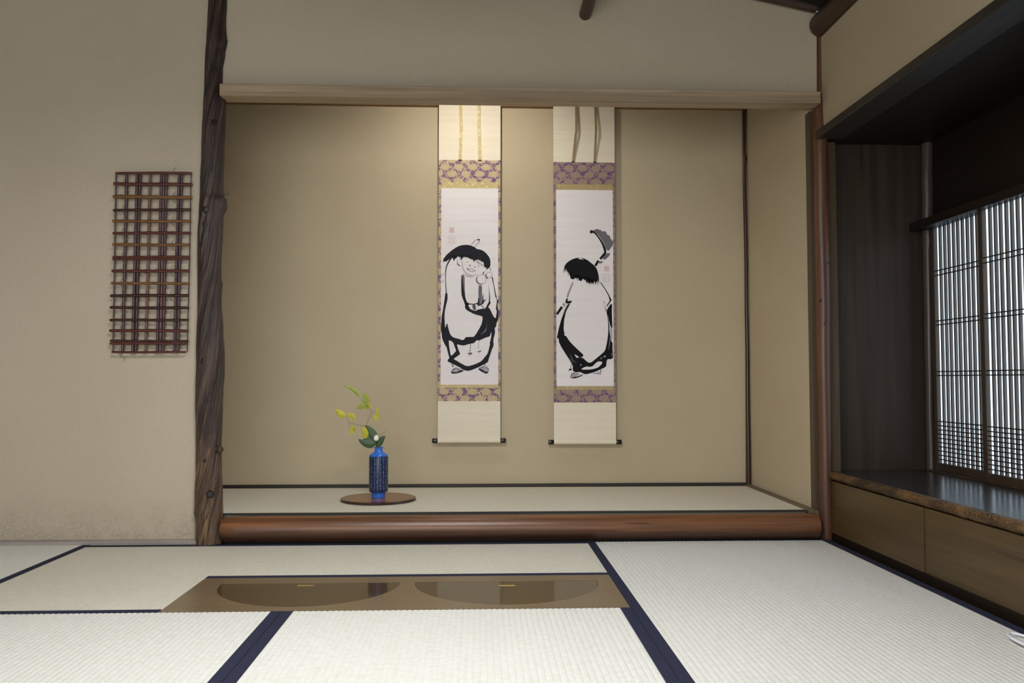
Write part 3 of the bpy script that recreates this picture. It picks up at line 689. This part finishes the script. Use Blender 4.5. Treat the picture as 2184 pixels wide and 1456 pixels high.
    # gourd
    s.circle(B((1400,85))[0], 145*k, 10*k, 1, 1, lambda a: (10+34*max(0, math.cos(a-2.5)))*k)
    s.circle(A((1650,1255))[0], 90*k, 12*k, 1); s.stroke(A((1510,1240),(1560,1250)), [26*k,26*k], 0); s.stroke(A((1545,1270),(1590,1370)), [40*k,48*k], 1); s.stroke(A((1740,1150),(1780,1175)), 14*k, 2)
    # collar and sleeves
    s.poly(A((790,1265),(820,1245)) + B((835,0),(825,100),(850,300),(885,480),(910,640),(940,745),(985,810),(1050,832),(1150,840),(1240,827),(1300,790),(1310,830),(1230,862),(1100,860),(1000,870),(905,900),(870,780),(820,660),(785,540),(780,200),(785,0)), 0, 1)
    s.poly(A((800,1245),(870,1258),(886,1330)) + B((884,0),(890,300),(900,560),(912,640),(880,480),(846,300),(822,100)), 1, 2)
    s.poly(B((1318,275),(1345,262),(1425,255),(1428,500),(1425,700),(1400,830),(1340,870),(1320,700),(1315,500)), 1, 2)
    s.poly(B((1312,620),(1342,700),(1350,850),(1300,875),(1275,870),(1295,800)), 0, 3)
    s.poly(B((1270,880),(1330,908),(1400,882),(1470,830),(1500,765),(1580,680),(1500,722),(1472,740),(1470,600),(1460,480),(1440,640),(1420,800),(1370,862),(1300,850)), 0, 3)
    s.poly(B((1110,860),(1235,866),(1245,1030),(1180,1050),(1140,980)), 1, 2)
    s.poly(B((1038,950),(1130,905),(1132,985),(1172,1045),(1070,1000)), 3, 2); s.poly(B((1005,872),(1115,878),(1080,912),(1012,905)), 3, 2)
    s.poly(B((1245,895),(1330,918),(1400,890),(1470,960),(1440,988),(1290,1020),(1250,985)), 3, 2)
    s.stroke(B((1180,880),(1175,1010)), [18*k,26*k], 0, 3)
    s.stroke(B((1420,890),(1500,1000)), 24*k, 0, 2)
    s.stroke(B((1636,270),(1650,480),(1664,620),(1656,780)), [4*k,16*k,30*k,34*k], 0, 1)
    s.stroke(A((1738,1310)) + B((1748,30),(1790,250),(1832,480),(1862,630),(1885,680),(1912,750),(1893,850),(1888,960),(1905,1060)), [20*k,34*k,20*k,30*k,38*k,12*k,52*k,30*k,58*k,60*k], 0, 1)
    s.stroke(A((240,1190),(190,1270),(150,1350)), [8*k,14*k,12*k], 1); s.stroke(B((150,150),(195,190),(240,130),(250,110)), [20*k,12*k,14*k,6*k], 1); s.stroke(B((160,95),(215,130)), 10*k, 1)
    # tassels
    s.stroke(Cc((1075,1060),(1068,1150),(1058,1230)), [24*k,16*k,28*k], 1, 3); s.stroke(Cc((1328,965),(1322,1080),(1318,1200)), [16*k,9*k,16*k], 1, 3)
    s.stroke(Cc((1020,1292),(1090,1262)), [30*k,22*k], 1, 3); s.poly(Cc((968,1375),(1010,1332),(1128,1328),(1118,1402),(1085,1385),(1050,1420),(1015,1385)), 1, 3)
    s.poly(Cc((1258,1308),(1330,1290),(1400,1250),(1392,1310),(1310,1330)), 1, 3); s.stroke(Cc((1010,1390),(1005,1480)), [10*k,3*k], 2, 3); s.stroke(Cc((1060,1400),(1070,1500)), [10*k,3*k], 2, 3); s.stroke(Cc((1350,1310),(1345,1420)), [12*k,3*k], 2, 3)
    # feet
    s.stroke(D((485,940),(510,1000),(535,1045)), [14*k,26*k,46*k], 0, 3)
    s.poly(D((465,1200),(520,1130),(600,1065),(700,1090),(790,1120),(860,1165),(800,1210),(650,1255),(520,1262)), 2, 3); s.stroke(D((480,1190),(530,1130),(600,1075)), [16*k,26*k,14*k], 0, 4); s.stroke(D((600,1080),(700,1110),(780,1120)), [10*k,24*k,10*k], 1, 4)
    s.poly(D((455,1200),(480,1195),(590,1218),(650,1212),(740,1150),(862,1160),(840,1192),(720,1232),(560,1266),(480,1250)), 0, 4)
    s.stroke(D((1522,955),(1500,1030)), [26*k,16*k], 0, 3)
    s.poly(D((1298,1110),(1400,1060),(1490,1020),(1580,1030),(1640,1150),(1640,1200),(1600,1250),(1540,1260),(1400,1180)), 2, 3); s.stroke(D((1320,1100),(1420,1070),(1490,1040)), [20*k,40*k,20*k], 1, 4)
    s.poly(D((1295,1110),(1380,1112),(1460,1142),(1520,1196),(1632,1200),(1600,1250),(1550,1265),(1480,1232),(1380,1182)), 0, 4); s.stroke(D((1572,1040),(1640,1145)), [14*k,22*k], 0, 4)
    return s
def figure_back(Y):
    s = Ink(Y); e = 1/10.4; g = 1/11.2; K = 4
    s.poly(E_((300,960),(340,900),(400,850),(480,805),(560,780),(640,778),(720,785),(800,820),(880,880),(960,945),(1000,990),(1030,1060),(1055,1150),(1065,1220),(1040,1260),(1045,1310),(1010,1290),(990,1350),(960,1290),(940,1370),(910,1310),(885,1370),(870,1310),(855,1375),(820,1310),(790,1350),(780,1290),(740,1260),(710,1240),(670,1295),(620,1270),(600,1205),(575,1250),(550,1215),(495,1255),(440,1240),(420,1170),(395,1090),(370,1070),(345,1110),(350,1020),(305,1080),(318,1000)), K, 1, False)
    for i in range(40):
        t = i/39; x = 300+760*t; y = 1020+260*min(1, t*2.2)+40*math.sin(t*9)
        x += random.uniform(-10, 10); s.stroke(E_((x, y-60), (x-10+16*t, y+random.uniform(10, 70))), [13*e, 2*e], K, 1)
    s.poly(E_((610,790),(660,780),(740,822),(690,812),(620,806)), 3, 2)
    for a, b in (((300,980),(262,1110)), ((310,1010),(290,1130)), ((395,1080),(400,1170)), ((1030,1290),(1035,1400)), ((1060,1230),(1075,1330)), ((995,1330),(1000,1390))): s.stroke(E_(a, b), [14*e, 3*e], 1, 1)
    s.poly(E_((945,180),(970,150),(1050,135),(1080,165),(1110,155),(1130,195),(1180,185),(1220,195),(1250,270),(1300,280),(1330,360),(1380,410),(1375,490),(1330,560),(1275,630),(1235,600),(1185,470),(1115,360),(1045,270)), 1, 1)
    s.poly(E_((1225,670),(1320,675),(1300,720),(1270,760),(1190,825),(1150,800),(1140,790)), 1, 1); s.poly(E_((1060,850),(1170,855),(1130,890),(1075,910)), 1, 1)
    s.disc(E_((900,200))[0], 38*e, K, 2); s.stroke(E_((930,185),(1010,265),(1090,370),(1150,470),(1190,570),(1207,650)), [38*e,30*e,34*e,44*e,52*e,50*e], K, 2)
    s.stroke(E_((1215,650),(1092,805)), [48*e,52*e], K, 2); s.stroke(E_((1052,838),(985,955)), [52*e,52*e], K, 2)
    # arms
    s.stroke(F_((690,20),(610,200),(550,350),(500,500)), [34*k,38*k,36*k,34*k], 2, 1); s.stroke(F_((705,30),(630,200),(572,350),(525,500)), [8*k,14*k,14*k,16*k], 1, 2); s.stroke(F_((660,30),(585,200),(525,350),(485,500)), [5*k,8*k,8*k,10*k], 1, 2)
    s.poly(F_((490,510),(530,540),(515,625),(570,600),(665,600),(610,680),(560,690),(490,685),(440,655),(455,600)), K, 3)
    s.poly(F_((530,700),(600,690),(540,800),(480,910),(450,1010),(430,1110),(410,1200),(395,1456),(250,1456),(300,1250),(340,1120),(390,1020),(440,880)), K, 2)
    s.poly(F_((495,705),(535,700),(430,900),(385,1030),(350,1090),(400,900)), 2, 3)
    s.stroke(F_((345,785),(185,1020)), [78*k,72*k], K, 2); s.poly(F_((360,690),(400,650),(460,720),(420,790),(360,750)), 2, 1); s.stroke(F_((370,700),(400,730),(390,770)), 12*k, 1, 2); s.stroke(F_((420,680),(440,720)), 10*k, 1, 2)
    s.stroke(F_((1540,30),(1680,230),(1800,440),(1858,600)), [26*k,26*k,30*k,62*k], K, 1); s.stroke(F_((1848,600),(1735,770)), [38*k,30*k], K, 1)
    s.poly(F_((1860,690),(1905,720),(1890,850),(1895,1100),(1910,1456),(1870,1456),(1830,1330),(1790,1180),(1770,1060),(1720,960),(1740,870)), K, 1)
    s.stroke(F_((1650,635),(1630,665)), 24*k, K, 1); s.stroke(F_((1715,655),(1690,690)), 8*k, 1, 1); s.stroke(F_((1630,700),(1690,800),(1700,900),(1740,940)), [6*k,16*k,26*k,20*k], 1, 1)
    s.stroke(F_((1740,1000),(1775,1180),(1790,1320),(1790,1456)), [16*k,20*k,24*k,24*k], K, 1)
    # robe
    s.poly(G((215,0),(305,0),(305,150),(325,240),(320,280),(370,300),(430,400),(500,480),(600,580),(700,670),(775,740),(765,790),(700,810),(760,815),(810,860),(870,915),(930,935),(980,915),(1080,830),(1180,750),(1290,650),(1320,540),(1350,380),(1370,200),(1370,0),(1395,0),(1395,150),(1420,330),(1445,420),(1475,460),(1470,600),(1480,700),(1488,820),(1410,855),(1370,840),(1330,880),(1325,1000),(1300,1040),(1190,1090),(1060,1150),(960,1180),(830,1210),(770,1190),(690,1150),(600,1165),(520,1130),(525,1010),(490,960),(440,860),(350,720),(260,580),(185,430),(190,370),(135,325),(150,290),(170,190)), K, 1)
    s.poly(G((560,730),(600,750),(680,800),(610,815)), 3, 2)
    s.poly(G((710,1095),(790,1040),(870,1020),(930,1035),(1000,1015),(1060,950),(1120,900),(1235,910),(1200,980),(1120,1050),(1000,1085),(870,1100)), 3, 2)
    s.poly(G((1250,790),(1310,755),(1290,800)), 3, 2); s.poly(G((1170,850),(1220,800),(1215,830)), 3, 2); s.disc(G((712,985))[0], 14*g, 3, 2)
    s.poly(G((1420,60),(1465,130),(1462,380),(1430,420),(1415,300)), 2, 2)
    s.stroke(G((450,720),(520,870),(605,940)), [6*g,24*g,6*g], 1, 2); s.stroke(G((430,820),(510,940)), [6*g,22*g], 1, 2); s.stroke(G((1415,330),(1402,480),(1375,625)), [20*g,26*g,10*g], 1, 2); s.stroke(G((1455,700),(1452,780)), 10*g, 2, 2)
    s.poly(G((455,1260),(500,1200),(560,1160),(690,1180),(690,1210),(600,1270),(520,1300)), 2, 2); s.stroke(G((470,1250),(510,1195),(560,1165)), [12*g,18*g,12*g], 0, 3)
    s.poly(G((450,1265),(500,1285),(560,1270),(640,1260),(770,1205),(750,1240),(600,1305),(480,1300)), K, 3)
    s.stroke(G((1000,1180),(1100,1190),(1185,1212),(1190,1100)), [10*g,18*g,16*g,18*g], K, 1); s.stroke(G((1120,1165),(1165,1165)), 22*g, 1, 1)
    s.stroke(G((490,970),(470,1060)), [8*g,14*g], K, 1); s.poly(G((425,1080),(500,1070),(495,1110),(440,1120)), K, 1); s.stroke(G((440,1110),(412,1165)), [10*g,4*g], 1, 1)
    return s
def scroll(label, group, tl, tr, top, b1, g1, p1, p0, g0, b0, bot, xl, xr, pxl, pxr, ribs, fig, broc, gold, ribm, seal_sq, seal_c):
    """all marks given as frame pixels on the scroll's hanging plane"""
    xa = lambda px: onY(px, 600, YS).x
    z = lambda py: onY((xl+xr)/2, py, YS).z
    X0, X1, PX0, PX1 = xa(xl), xa(xr), xa(pxl), xa(pxr)
    t = thing('hanging_scroll', ((X0+X1)/2, YS, z(bot)), label, 'scroll', group)
    th = .0012
    ztop = 2.14
    def pan(name, x0, x1, z0, z1, mat, dy=0): return MB().box((x0, YS-dy, z0), (x1, YS-dy+th, z1)).build(name, mat, t)
    pan('upper_cloth', X0, X1, z(b1), ztop, M['cream'])
    pan('upper_brocade', X0, X1, z(g1), z(b1), broc)
    pan('lower_brocade', X0, X1, z(b0), z(g0), broc)
    pan('side_brocade', X0, PX0, z(g0), z(g1), broc); pan('side_brocade', PX1, X1, z(g0), z(g1), broc)
    pan('upper_gold_band', PX0, PX1, z(p1), z(g1), gold); pan('lower_gold_band', PX0, PX1, z(g0), z(p0), gold)
    pap = pan('painting_paper', PX0, PX1, z(p0), z(p1), M['paper'])
    pan('lower_cloth', X0, X1, z(bot), z(b0), M['cream'])
    zr = z(bot)-.006; rr = .0115
    MB().tube([(X0, YS+.006, zr), (X1, YS+.006, zr)], rr, 20).build('roller', M['cream'], t, True)
    for x0, x1 in ((X0-.027, X0), (X1, X1+.027)):
        MB().tube([(x0, YS+.006, zr), (x0+.002, YS+.006, zr), (x1-.002, YS+.006, zr), (x1, YS+.006, zr)], [.0105,.0115,.0115,.0105], 18).build('roller_knob', M['roller'], t, True)
    MB().box((X0, YS-.004, ztop-.004), (X1, YS+.006, ztop+.008)).build('top_rod', M['roller'], t)
    MB().tube([(X0+.08, YS+.001, ztop+.006), ((X0+X1)/2, YS+.012, ztop+.075), (X1-.08, YS+.001, ztop+.006)], .002, 6).build('hanging_cord', M['gold_b'], t)
    # ribbons hanging in front, creased half way
    for (pts, w) in ribs:
        vs = []; zz = [ztop]+[z(p[1]) for p in pts[1:]]
        for (px, py, out), q in zip(pts, zz):
            x = onY(px, py, YS).x; ww = w/F_PX*YS/2
            vs += [(x-ww, YS-out, q), (x+ww, YS-out*1.0-.0005, q), (x+ww, YS-out-.0015, q), (x-ww, YS-out-.001, q)]
        n = len(pts); fs = []
        for i in range(n-1):
            for j in range(4): fs.append((4*i+j, 4*i+(j+1) % 4, 4*i+4+(j+1) % 4, 4*i+4+j))
        fs += [(0,1,2,3), (4*n-4, 4*n-3, 4*n-2, 4*n-1)]
        rb = MB().add(vs, fs).build('ribbon', ribm, t)
        q = vs[-4:]
        MB().box((q[0][0]-.001, q[3][1]-.002, q[0][2]-.0035), (q[1][0]+.001, q[0][1]+.001, q[0][2]), ch=.0008).build('ribbon_tip', M['roller'], rb)
    s = fig(YS)
    io = s.mb.build('ink_painting', [M[m] for m in INKS], pap, fix=False)
    # seals: stamped square and round
    s = Ink(YS); (x0, y0, x1, y1) = seal_sq
    s.poly([(x0, y0), (x1, y0), (x1, y1), (x0, y1)], 0, 1)
    for fx in (.3, .7): s.stroke([(x0+(x1-x0)*fx, y0+1), (x0+(x1-x0)*fx, y1-1)], .8, 1, 2)
    for fy in (.25, .5, .75): s.stroke([(x0+1, y0+(y1-y0)*fy), (x1-1, y0+(y1-y0)*fy)], .7, 1, 2)
    cx, cy, r = seal_c; s.circle((cx, cy), r, .9, 1, 1); s.stroke([(cx, cy-r), (cx, cy+r)], .7, 1, 1); s.stroke([(cx-r, cy), (cx+r, cy)], .7, 1, 1)
    for dx in (-1, 1):
        for dy in (-1, 1):
            s.stroke([(cx+dx*r*.25, cy+dy*r*.35), (cx+dx*r*.7, cy+dy*r*.35)], 1.1, 1, 1); s.stroke([(cx+dx*r*.45, cy+dy*r*.15), (cx+dx*r*.45, cy+dy*r*.75)], 1.1, 1, 1)
    s.mb.build('seal_stamp', [M['seal'], M['seal_l']], pap, fix=False)
    return t
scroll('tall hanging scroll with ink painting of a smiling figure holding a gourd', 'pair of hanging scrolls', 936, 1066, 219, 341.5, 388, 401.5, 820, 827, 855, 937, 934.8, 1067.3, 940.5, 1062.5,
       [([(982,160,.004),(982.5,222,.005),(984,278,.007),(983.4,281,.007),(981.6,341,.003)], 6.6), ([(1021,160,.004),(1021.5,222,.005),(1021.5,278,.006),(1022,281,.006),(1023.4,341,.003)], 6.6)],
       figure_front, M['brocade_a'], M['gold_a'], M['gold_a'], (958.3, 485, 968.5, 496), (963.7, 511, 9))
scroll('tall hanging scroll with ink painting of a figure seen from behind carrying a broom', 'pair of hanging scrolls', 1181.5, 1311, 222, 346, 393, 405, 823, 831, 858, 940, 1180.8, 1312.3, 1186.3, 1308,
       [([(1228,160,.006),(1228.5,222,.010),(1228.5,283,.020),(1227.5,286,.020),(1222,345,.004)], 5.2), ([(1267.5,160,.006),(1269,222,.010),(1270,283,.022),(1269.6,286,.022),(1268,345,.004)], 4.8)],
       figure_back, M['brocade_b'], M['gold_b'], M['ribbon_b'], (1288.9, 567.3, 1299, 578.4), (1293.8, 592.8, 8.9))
# ------------------------------------------------------------------ tray, vase, branch
TC = onZ(807, 1060.5, ZT+.012); tr_r = .1625
M['tray'] = wood('tray_lacquer', srgb(124,80,52), srgb(144,98,66), 'X', 40, .22, .55, None, .03)
M['tray_rim'] = plain('tray_rim', srgb(58,28,22), .18, .6)
ty = thing('round_tray', (TC.x, TC.y, ZT), 'round brown lacquered board under the blue vase', 'tray')
MB().lathe((TC.x, TC.y, ZT), [(tr_r-.014, .0), (tr_r-.004, .003), (tr_r, .007), (tr_r-.001, .0105), (tr_r-.006, .0125), (tr_r-.010, .0122)], 72).build('rim', M['tray_rim'], ty, True)
MB().lathe((TC.x, TC.y, ZT), [(tr_r-.012, .0105), (tr_r-.010, .0123), (tr_r-.011, .0124)], 72).build('board', M['tray'], ty)
def vase_mats():
    n = NT('vase_body'); x, y, z = n.sep()
    ang = n.math('ARCTAN2', n.math('SUBTRACT', y, TC.y), n.math('SUBTRACT', x, TC.x))
    wob = n.math('MULTIPLY', n.math('SUBTRACT', n.noise(1, 3, .6, 0, n.comb(n.math('MULTIPLY', ang, 6), n.math('MULTIPLY', z, 120), 0)), .5), 9.0)
    w = n.math('SINE', n.math('ADD', n.math('MULTIPLY', ang, 19), wob))
    brk = n.noise(1, 3, .6, 0, n.comb(n.math('MULTIPLY', ang, 7), n.math('MULTIPLY', z, 150), 3))
    f = n.math('MULTIPLY', n.ramp(w, [(.2, 0.), (.95, 1.)]), n.ramp(brk, [(.38, 0.), (.62, 1.)]))
    n.bump(f, .6, .002)
    return n.done(n.mix(f, srgb(20,28,56), srgb(92,128,190)), .22, .55)
M['vase_body'] = vase_mats(); M['vase_blue'] = plain('vase_glaze', srgb(56,112,208), .12, .6, 0, .2, 60)
zv = ZT+.0125; u = 1/4.855/F_PX*TC.y
vs_ = thing('flower_vase', (TC.x, TC.y, zv), 'cobalt blue ceramic vase with dark textured body on the round tray', 'vase')
vp = lambda L: [(r*u, (1258-y)*u) for r, y in L]
MB().lathe((TC.x, TC.y, zv), vp([(66,1258),(70,1255),(71,1246),(66,1242),(69,1236),(68,1216),(72,1208),(90,1197)]), 48).build('foot', M['vase_blue'], vs_, True)
MB().lathe((TC.x, TC.y, zv), vp([(88,1199),(95,1188),(98,1170),(98,1000),(97.5,846),(95,838)]), 64).build('body', M['vase_body'], vs_, True)
MB().lathe((TC.x, TC.y, zv), vp([(94,839),(97,834),(94,826),(80,816),(62,804),(47,792),(40,780),(38,770),(41,760),(47,752),(47.5,747),(44,746),(38,752),(35,766),(35,790)]), 48).build('neck', M['vase_blue'], vs_, True)
M['leaf_y'] = plain('yellow_leaf', srgb(200,190,66), .6, .3, 0, .35, 60); M['leaf_yg'] = plain('yellow_green_leaf', srgb(160,168,62), .5, .4, 0, .35, 60)
M['leaf_g'] = plain('dark_green_leaf', srgb(62,86,52), .45, .35, 0, .3, 40); M['twig'] = plain('twig', srgb(86,70,58), .7, .3); M['petal'] = plain('white_petal', srgb(238,236,224), .5, .3, 0, .05)
def V6(x, y, d=0):
    p = onY(690+x/4.855, 800+y/4.855, TC.y+d); return p
def leaf(parent, pts, w, mat, d0=0, d1=0, fold=.25, name='leaf'):
    """blade along a curved midrib (zoom pixels), folded along the midrib and cupped"""
    n = 10; P0, P1, P2 = pts; rows = []
    for i in range(n+1):
        t = i/n
        c = V6(P0[0]*(1-t)**2+2*P1[0]*t*(1-t)+P2[0]*t*t, P0[1]*(1-t)**2+2*P1[1]*t*(1-t)+P2[1]*t*t, d0+(d1-d0)*t)
        rows.append(c)
    vs = []; fs = []
    for i, c in enumerate(rows):
        t = i/n; tan = (rows[min(i+1, n)]-rows[max(i-1, 0)]).normalized()
        side = tan.cross(Vector((0, 1, 0))).normalized(); hw = w*u*.58*(math.sin(math.pi*min(1, t*.96+.02)**.75))**.8 + .0002
        back = Vector((0, 1, 0))*hw*fold
        for s_ in (-1, -.5, 0, .5, 1): vs.append(c+side*hw*s_+back*abs(s_)**1.3)
    for i in range(n):
        for j in range(4): fs.append((i*5+j, i*5+j+1, i*5+6+j, i*5+5+j))
    m = len(vs); vs += [v+Vector((0, .0006, 0)) for v in vs]
    fs += [tuple(m+a for a in reversed(f)) for f in fs]
    return MB().add(vs, fs).build(name, M[mat], parent, True, fix=False)
br = thing('yellow_branch', tuple(V6(560, 760)), 'thin twig with yellow autumn leaves standing in the blue vase', 'branch')
def twig(parent, pts, r0, r1, name='twig'):
    L = [V6(p[0], p[1], p[2] if len(p) > 2 else 0) for p in pts]; n = len(L)
    return MB().tube(L, [r0+(r1-r0)*i/(n-1) for i in range(n)], 7).build(name, M['twig'], parent, True)
twig(br, [(574,800,0),(560,760,0),(520,700,-.004),(470,590,-.006),(436,525,-.004)], .0012, .0009)
twig(br, [(436,525,-.004),(470,450,0),(500,372,.004),(465,335,.002),(440,290,0),(400,265,0),(375,228,0)], .0009, .0005)
twig(br, [(436,528,-.004),(380,520,-.006),(330,507,-.006),(258,490,-.004)], .0009, .0006)
twig(br, [(258,490,-.004),(250,455,-.003),(236,426,-.002),(228,428,0)], .0006, .0004); twig(br, [(258,490,-.004),(268,520,-.003),(285,545,-.002)], .0005, .0004)
twig(br, [(500,372,.004),(525,385,.004),(550,388,.004)], .0005, .0004); twig(br, [(574,745,.006),(570,625,.008),(620,600,.010),(660,580,.012)], .0008, .0006)
for a in (((375,228),(330,135),(205,108),34,'leaf_yg'), ((440,300),(410,200),(432,182),36,'leaf_yg'), ((462,290),(475,240),(436,195),34,'leaf_yg'), ((455,285),(478,310),(498,345),26,'leaf_y'), ((448,270),(420,320),(345,346),56,'leaf_yg'), ((430,275),(450,310),(440,358),50,'leaf_yg'),
          ((552,388),(570,350),(532,325),26,'leaf_y'), ((545,388),(572,430),(512,473),46,'leaf_y'), ((228,430),(170,400),(115,350),60,'leaf_y'), ((248,405),(300,410),(325,468),52,'leaf_y'), ((330,548),(300,545),(285,615),60,'leaf_y'), ((412,535),(430,600),(446,692),62,'leaf_y')):
    leaf(br, a[:3], a[3], a[4], -.006 if a[0][1] > 500 else 0, .004)
twig(br, [(446,690,.0),(444,715,.002)], .0006, .0005)
cm = thing('camellia', tuple(V6(570, 760)), 'white camellia bud with dark green leaves in the mouth of the blue vase', 'flower')
twig(cm, [(577,800,0),(562,770,-.002),(546,735,-.008),(542,690,-.012)], .0016, .0012, 'stem')
leaf(cm, ((528,690),(500,600),(436,520)), 92, 'leaf_g', -.003, .004); leaf(cm, ((532,690),(470,745),(360,662)), 74, 'leaf_g', -.006, -.012); leaf(cm, ((530,688),(460,650),(400,690)), 66, 'leaf_g', -.002, .002); leaf(cm, ((556,748),(575,670),(640,632)), 62, 'leaf_g', -.004, -.008)
bc = V6(547, 653, -.012)
bd = MB(); prof = [(.0008, -.0062), (.003, -.0058), (.0048, -.0030), (.0055, .0002), (.0050, .0032), (.0034, .0055), (.0012, .0070), (.0003, .0073)]
bd.lathe(bc, [(a*2.05, b*2.05) for a, b in prof], 20); b_o = bd.build('bud', M['petal'], cm, True)
for kk in range(3):
    an = kk*2.1+.6; pv = MB(); vs = []; fs = []
    for i in range(7):
        t = i/6; r = .0118*math.sin(math.pi*(.12+.78*t))+.0004
        for j in range(5):
            q = an+(j-2)*.36*(1-.45*t); vs.append((bc.x+r*math.cos(q), bc.y+r*math.sin(q), bc.z-.0113+.0252*t))
    for i in range(6):
        for j in range(4): fs.append((i*5+j, i*5+j+1, i*5+6+j, i*5+5+j))
    pv.add(vs, fs).build('petal', M['petal'], b_o, True)
MB().lathe((bc.x, bc.y, bc.z), [(.002, -.0155), (.0070, -.0136), (.0088, -.0095), (.0080, -.0085)], 14).build('calyx', plain('calyx', srgb(96,108,60), .6), b_o, True)
# ------------------------------------------------------------------ bamboo lattice on the wall
YLT = YW-.020
lt = thing('bamboo_lattice', tuple(onY(322, 750, YLT)), 'lattice of dark red brown bamboo rods hanging on the plaster wall', 'lattice')
def rodmat(name, c1, c2): return plain(name, c1, .32, .5, 0, .45, 55)
RM = {'r': rodmat('rod_red', srgb(92,48,38), 0), 'g': rodmat('rod_gold', srgb(122,84,48), 0), 'd': rodmat('rod_dark', srgb(66,36,32), 0), 'p': rodmat('rod_purple', srgb(76,52,58), 0), 'o': rodmat('rod_rose', srgb(112,76,70), 0)}
L7 = lambda x, y, Y: onY(220+x/3.467, 350+y/3.467, Y)
sp = YLT/F_PX/3.467
def rod(x0, y0, x1, y1, w, mc, Y):
    n = 9; P = []; R = []
    a = L7(x0, y0, Y); b = L7(x1, y1, Y); nodes = sorted(random.uniform(.1, .9) for _ in range(2))
    for i in range(n*2+1):
        t = i/(n*2); p = a.lerp(b, t); p += Vector((0, 0, .0006*math.sin(t*7+x0))) if abs(b.x-a.x) > abs(b.z-a.z) else Vector((.0006*math.sin(t*6+x0), 0, 0))
        P.append(p); r = w*sp/2; R.append(r*1.18*(1.12 if min(abs(t-q) for q in nodes) < .03 else 1.0))
    R[0] *= .9; R[-1] *= .9
    MB().tube(P, R, 10).build('rod', RM[mc], lt, True)
for r_ in ((92,66,655,66,17,'r'), (78,145,658,151,21,'r'), (75,240,655,246,22,'g'), (75,341,650,336,18,'d'), (70,422,650,422,19,'g'), (73,510,648,508,19,'r'), (70,595,640,597,19,'g'), (72,686,642,684,15,'r'), (70,702,642,697,15,'r'),
           (65,790,640,790,20,'r'), (60,880,640,883,18,'g'), (55,972,635,970,20,'d'), (52,1060,635,1063,19,'d'), (50,1152,632,1152,18,'d'), (48,1229,630,1232,20,'r'), (52,1306,630,1309,16,'d'), (50,1325,628,1323,17,'r'), (65,1389,610,1389,15,'r')): rod(*r_, YLT-.0045)
for x0, x1, w, mc in ((98,73,10,'p'), (175,145,19,'p'), (251,219,17,'p'), (273,241,19,'d'), (350,316,16,'o'), (432,400,17,'p'), (450,421,14,'o'), (468,443,17,'p'), (562,525,16,'p'), (580,553,17,'p'), (652,623,7,'d')): rod(x0, 66, x1, 1389, w, mc, YLT+.0015)
wm = plain('tie_wire', srgb(92,76,54), .5, .4)
tie = MB()
for col_x, amp, ph in ((175,20,0), (545,18,0)):          # wire winding down the side rods
    for yy in (145, 340, 510, 690, 880, 1060, 1230, 1385) if col_x < 300 else (65, 245, 422, 597, 790, 970, 1152, 1320):
        xx = col_x+(yy-66)/1323*(-31 if col_x < 300 else -36)
        P = [L7(xx-4, yy-44, YLT-.004), L7(xx-22, yy-25, YLT-.008), L7(xx-28, yy+4, YLT-.0095), L7(xx-20, yy+26, YLT-.008), L7(xx-4, yy+46, YLT-.004)]
        tie.tube(P, .0009, 5)
        tie.tube([L7(xx+8, yy+40, YLT-.005), L7(xx+14, yy+56, YLT-.006), L7(xx+10, yy+74, YLT-.004)], .0011, 5)
for yy in (240, 790, 1318):
    for i in range(4):
        xx = 95+i*132
        P = [L7(xx, yy+14, YLT-.004), L7(xx+12, yy-8, YLT-.0085), L7(xx+36, yy-18, YLT-.009), L7(xx+58, yy+2, YLT-.010), L7(xx+82, yy+16, YLT-.009), L7(xx+112, yy+18, YLT-.004)]
        tie.tube(P, .0009, 5)
tie.build('wire_tie', wm, lt)['kind'] = 'stuff'
MB().tube([L7(372, 62, YLT), L7(372, 62, YW+.012)], .0016, 6).build('nail', M['iron'], lt)
# ------------------------------------------------------------------ white cord at the right edge
cc = onZ(2199, 1371, .006); pts = []
for i in range(33):
    a = math.pi*(.06+1.88*i/32); pts.append((cc.x+.031*math.cos(a), cc.y+.072*math.sin(a), .0034+.006*math.sin(a*.5)))
tag(MB().tube(pts, .0033, 10).build('white_cord', M['white_plastic'], None, True), 'loop of white plastic cord on the mat at the right edge', 'cord')
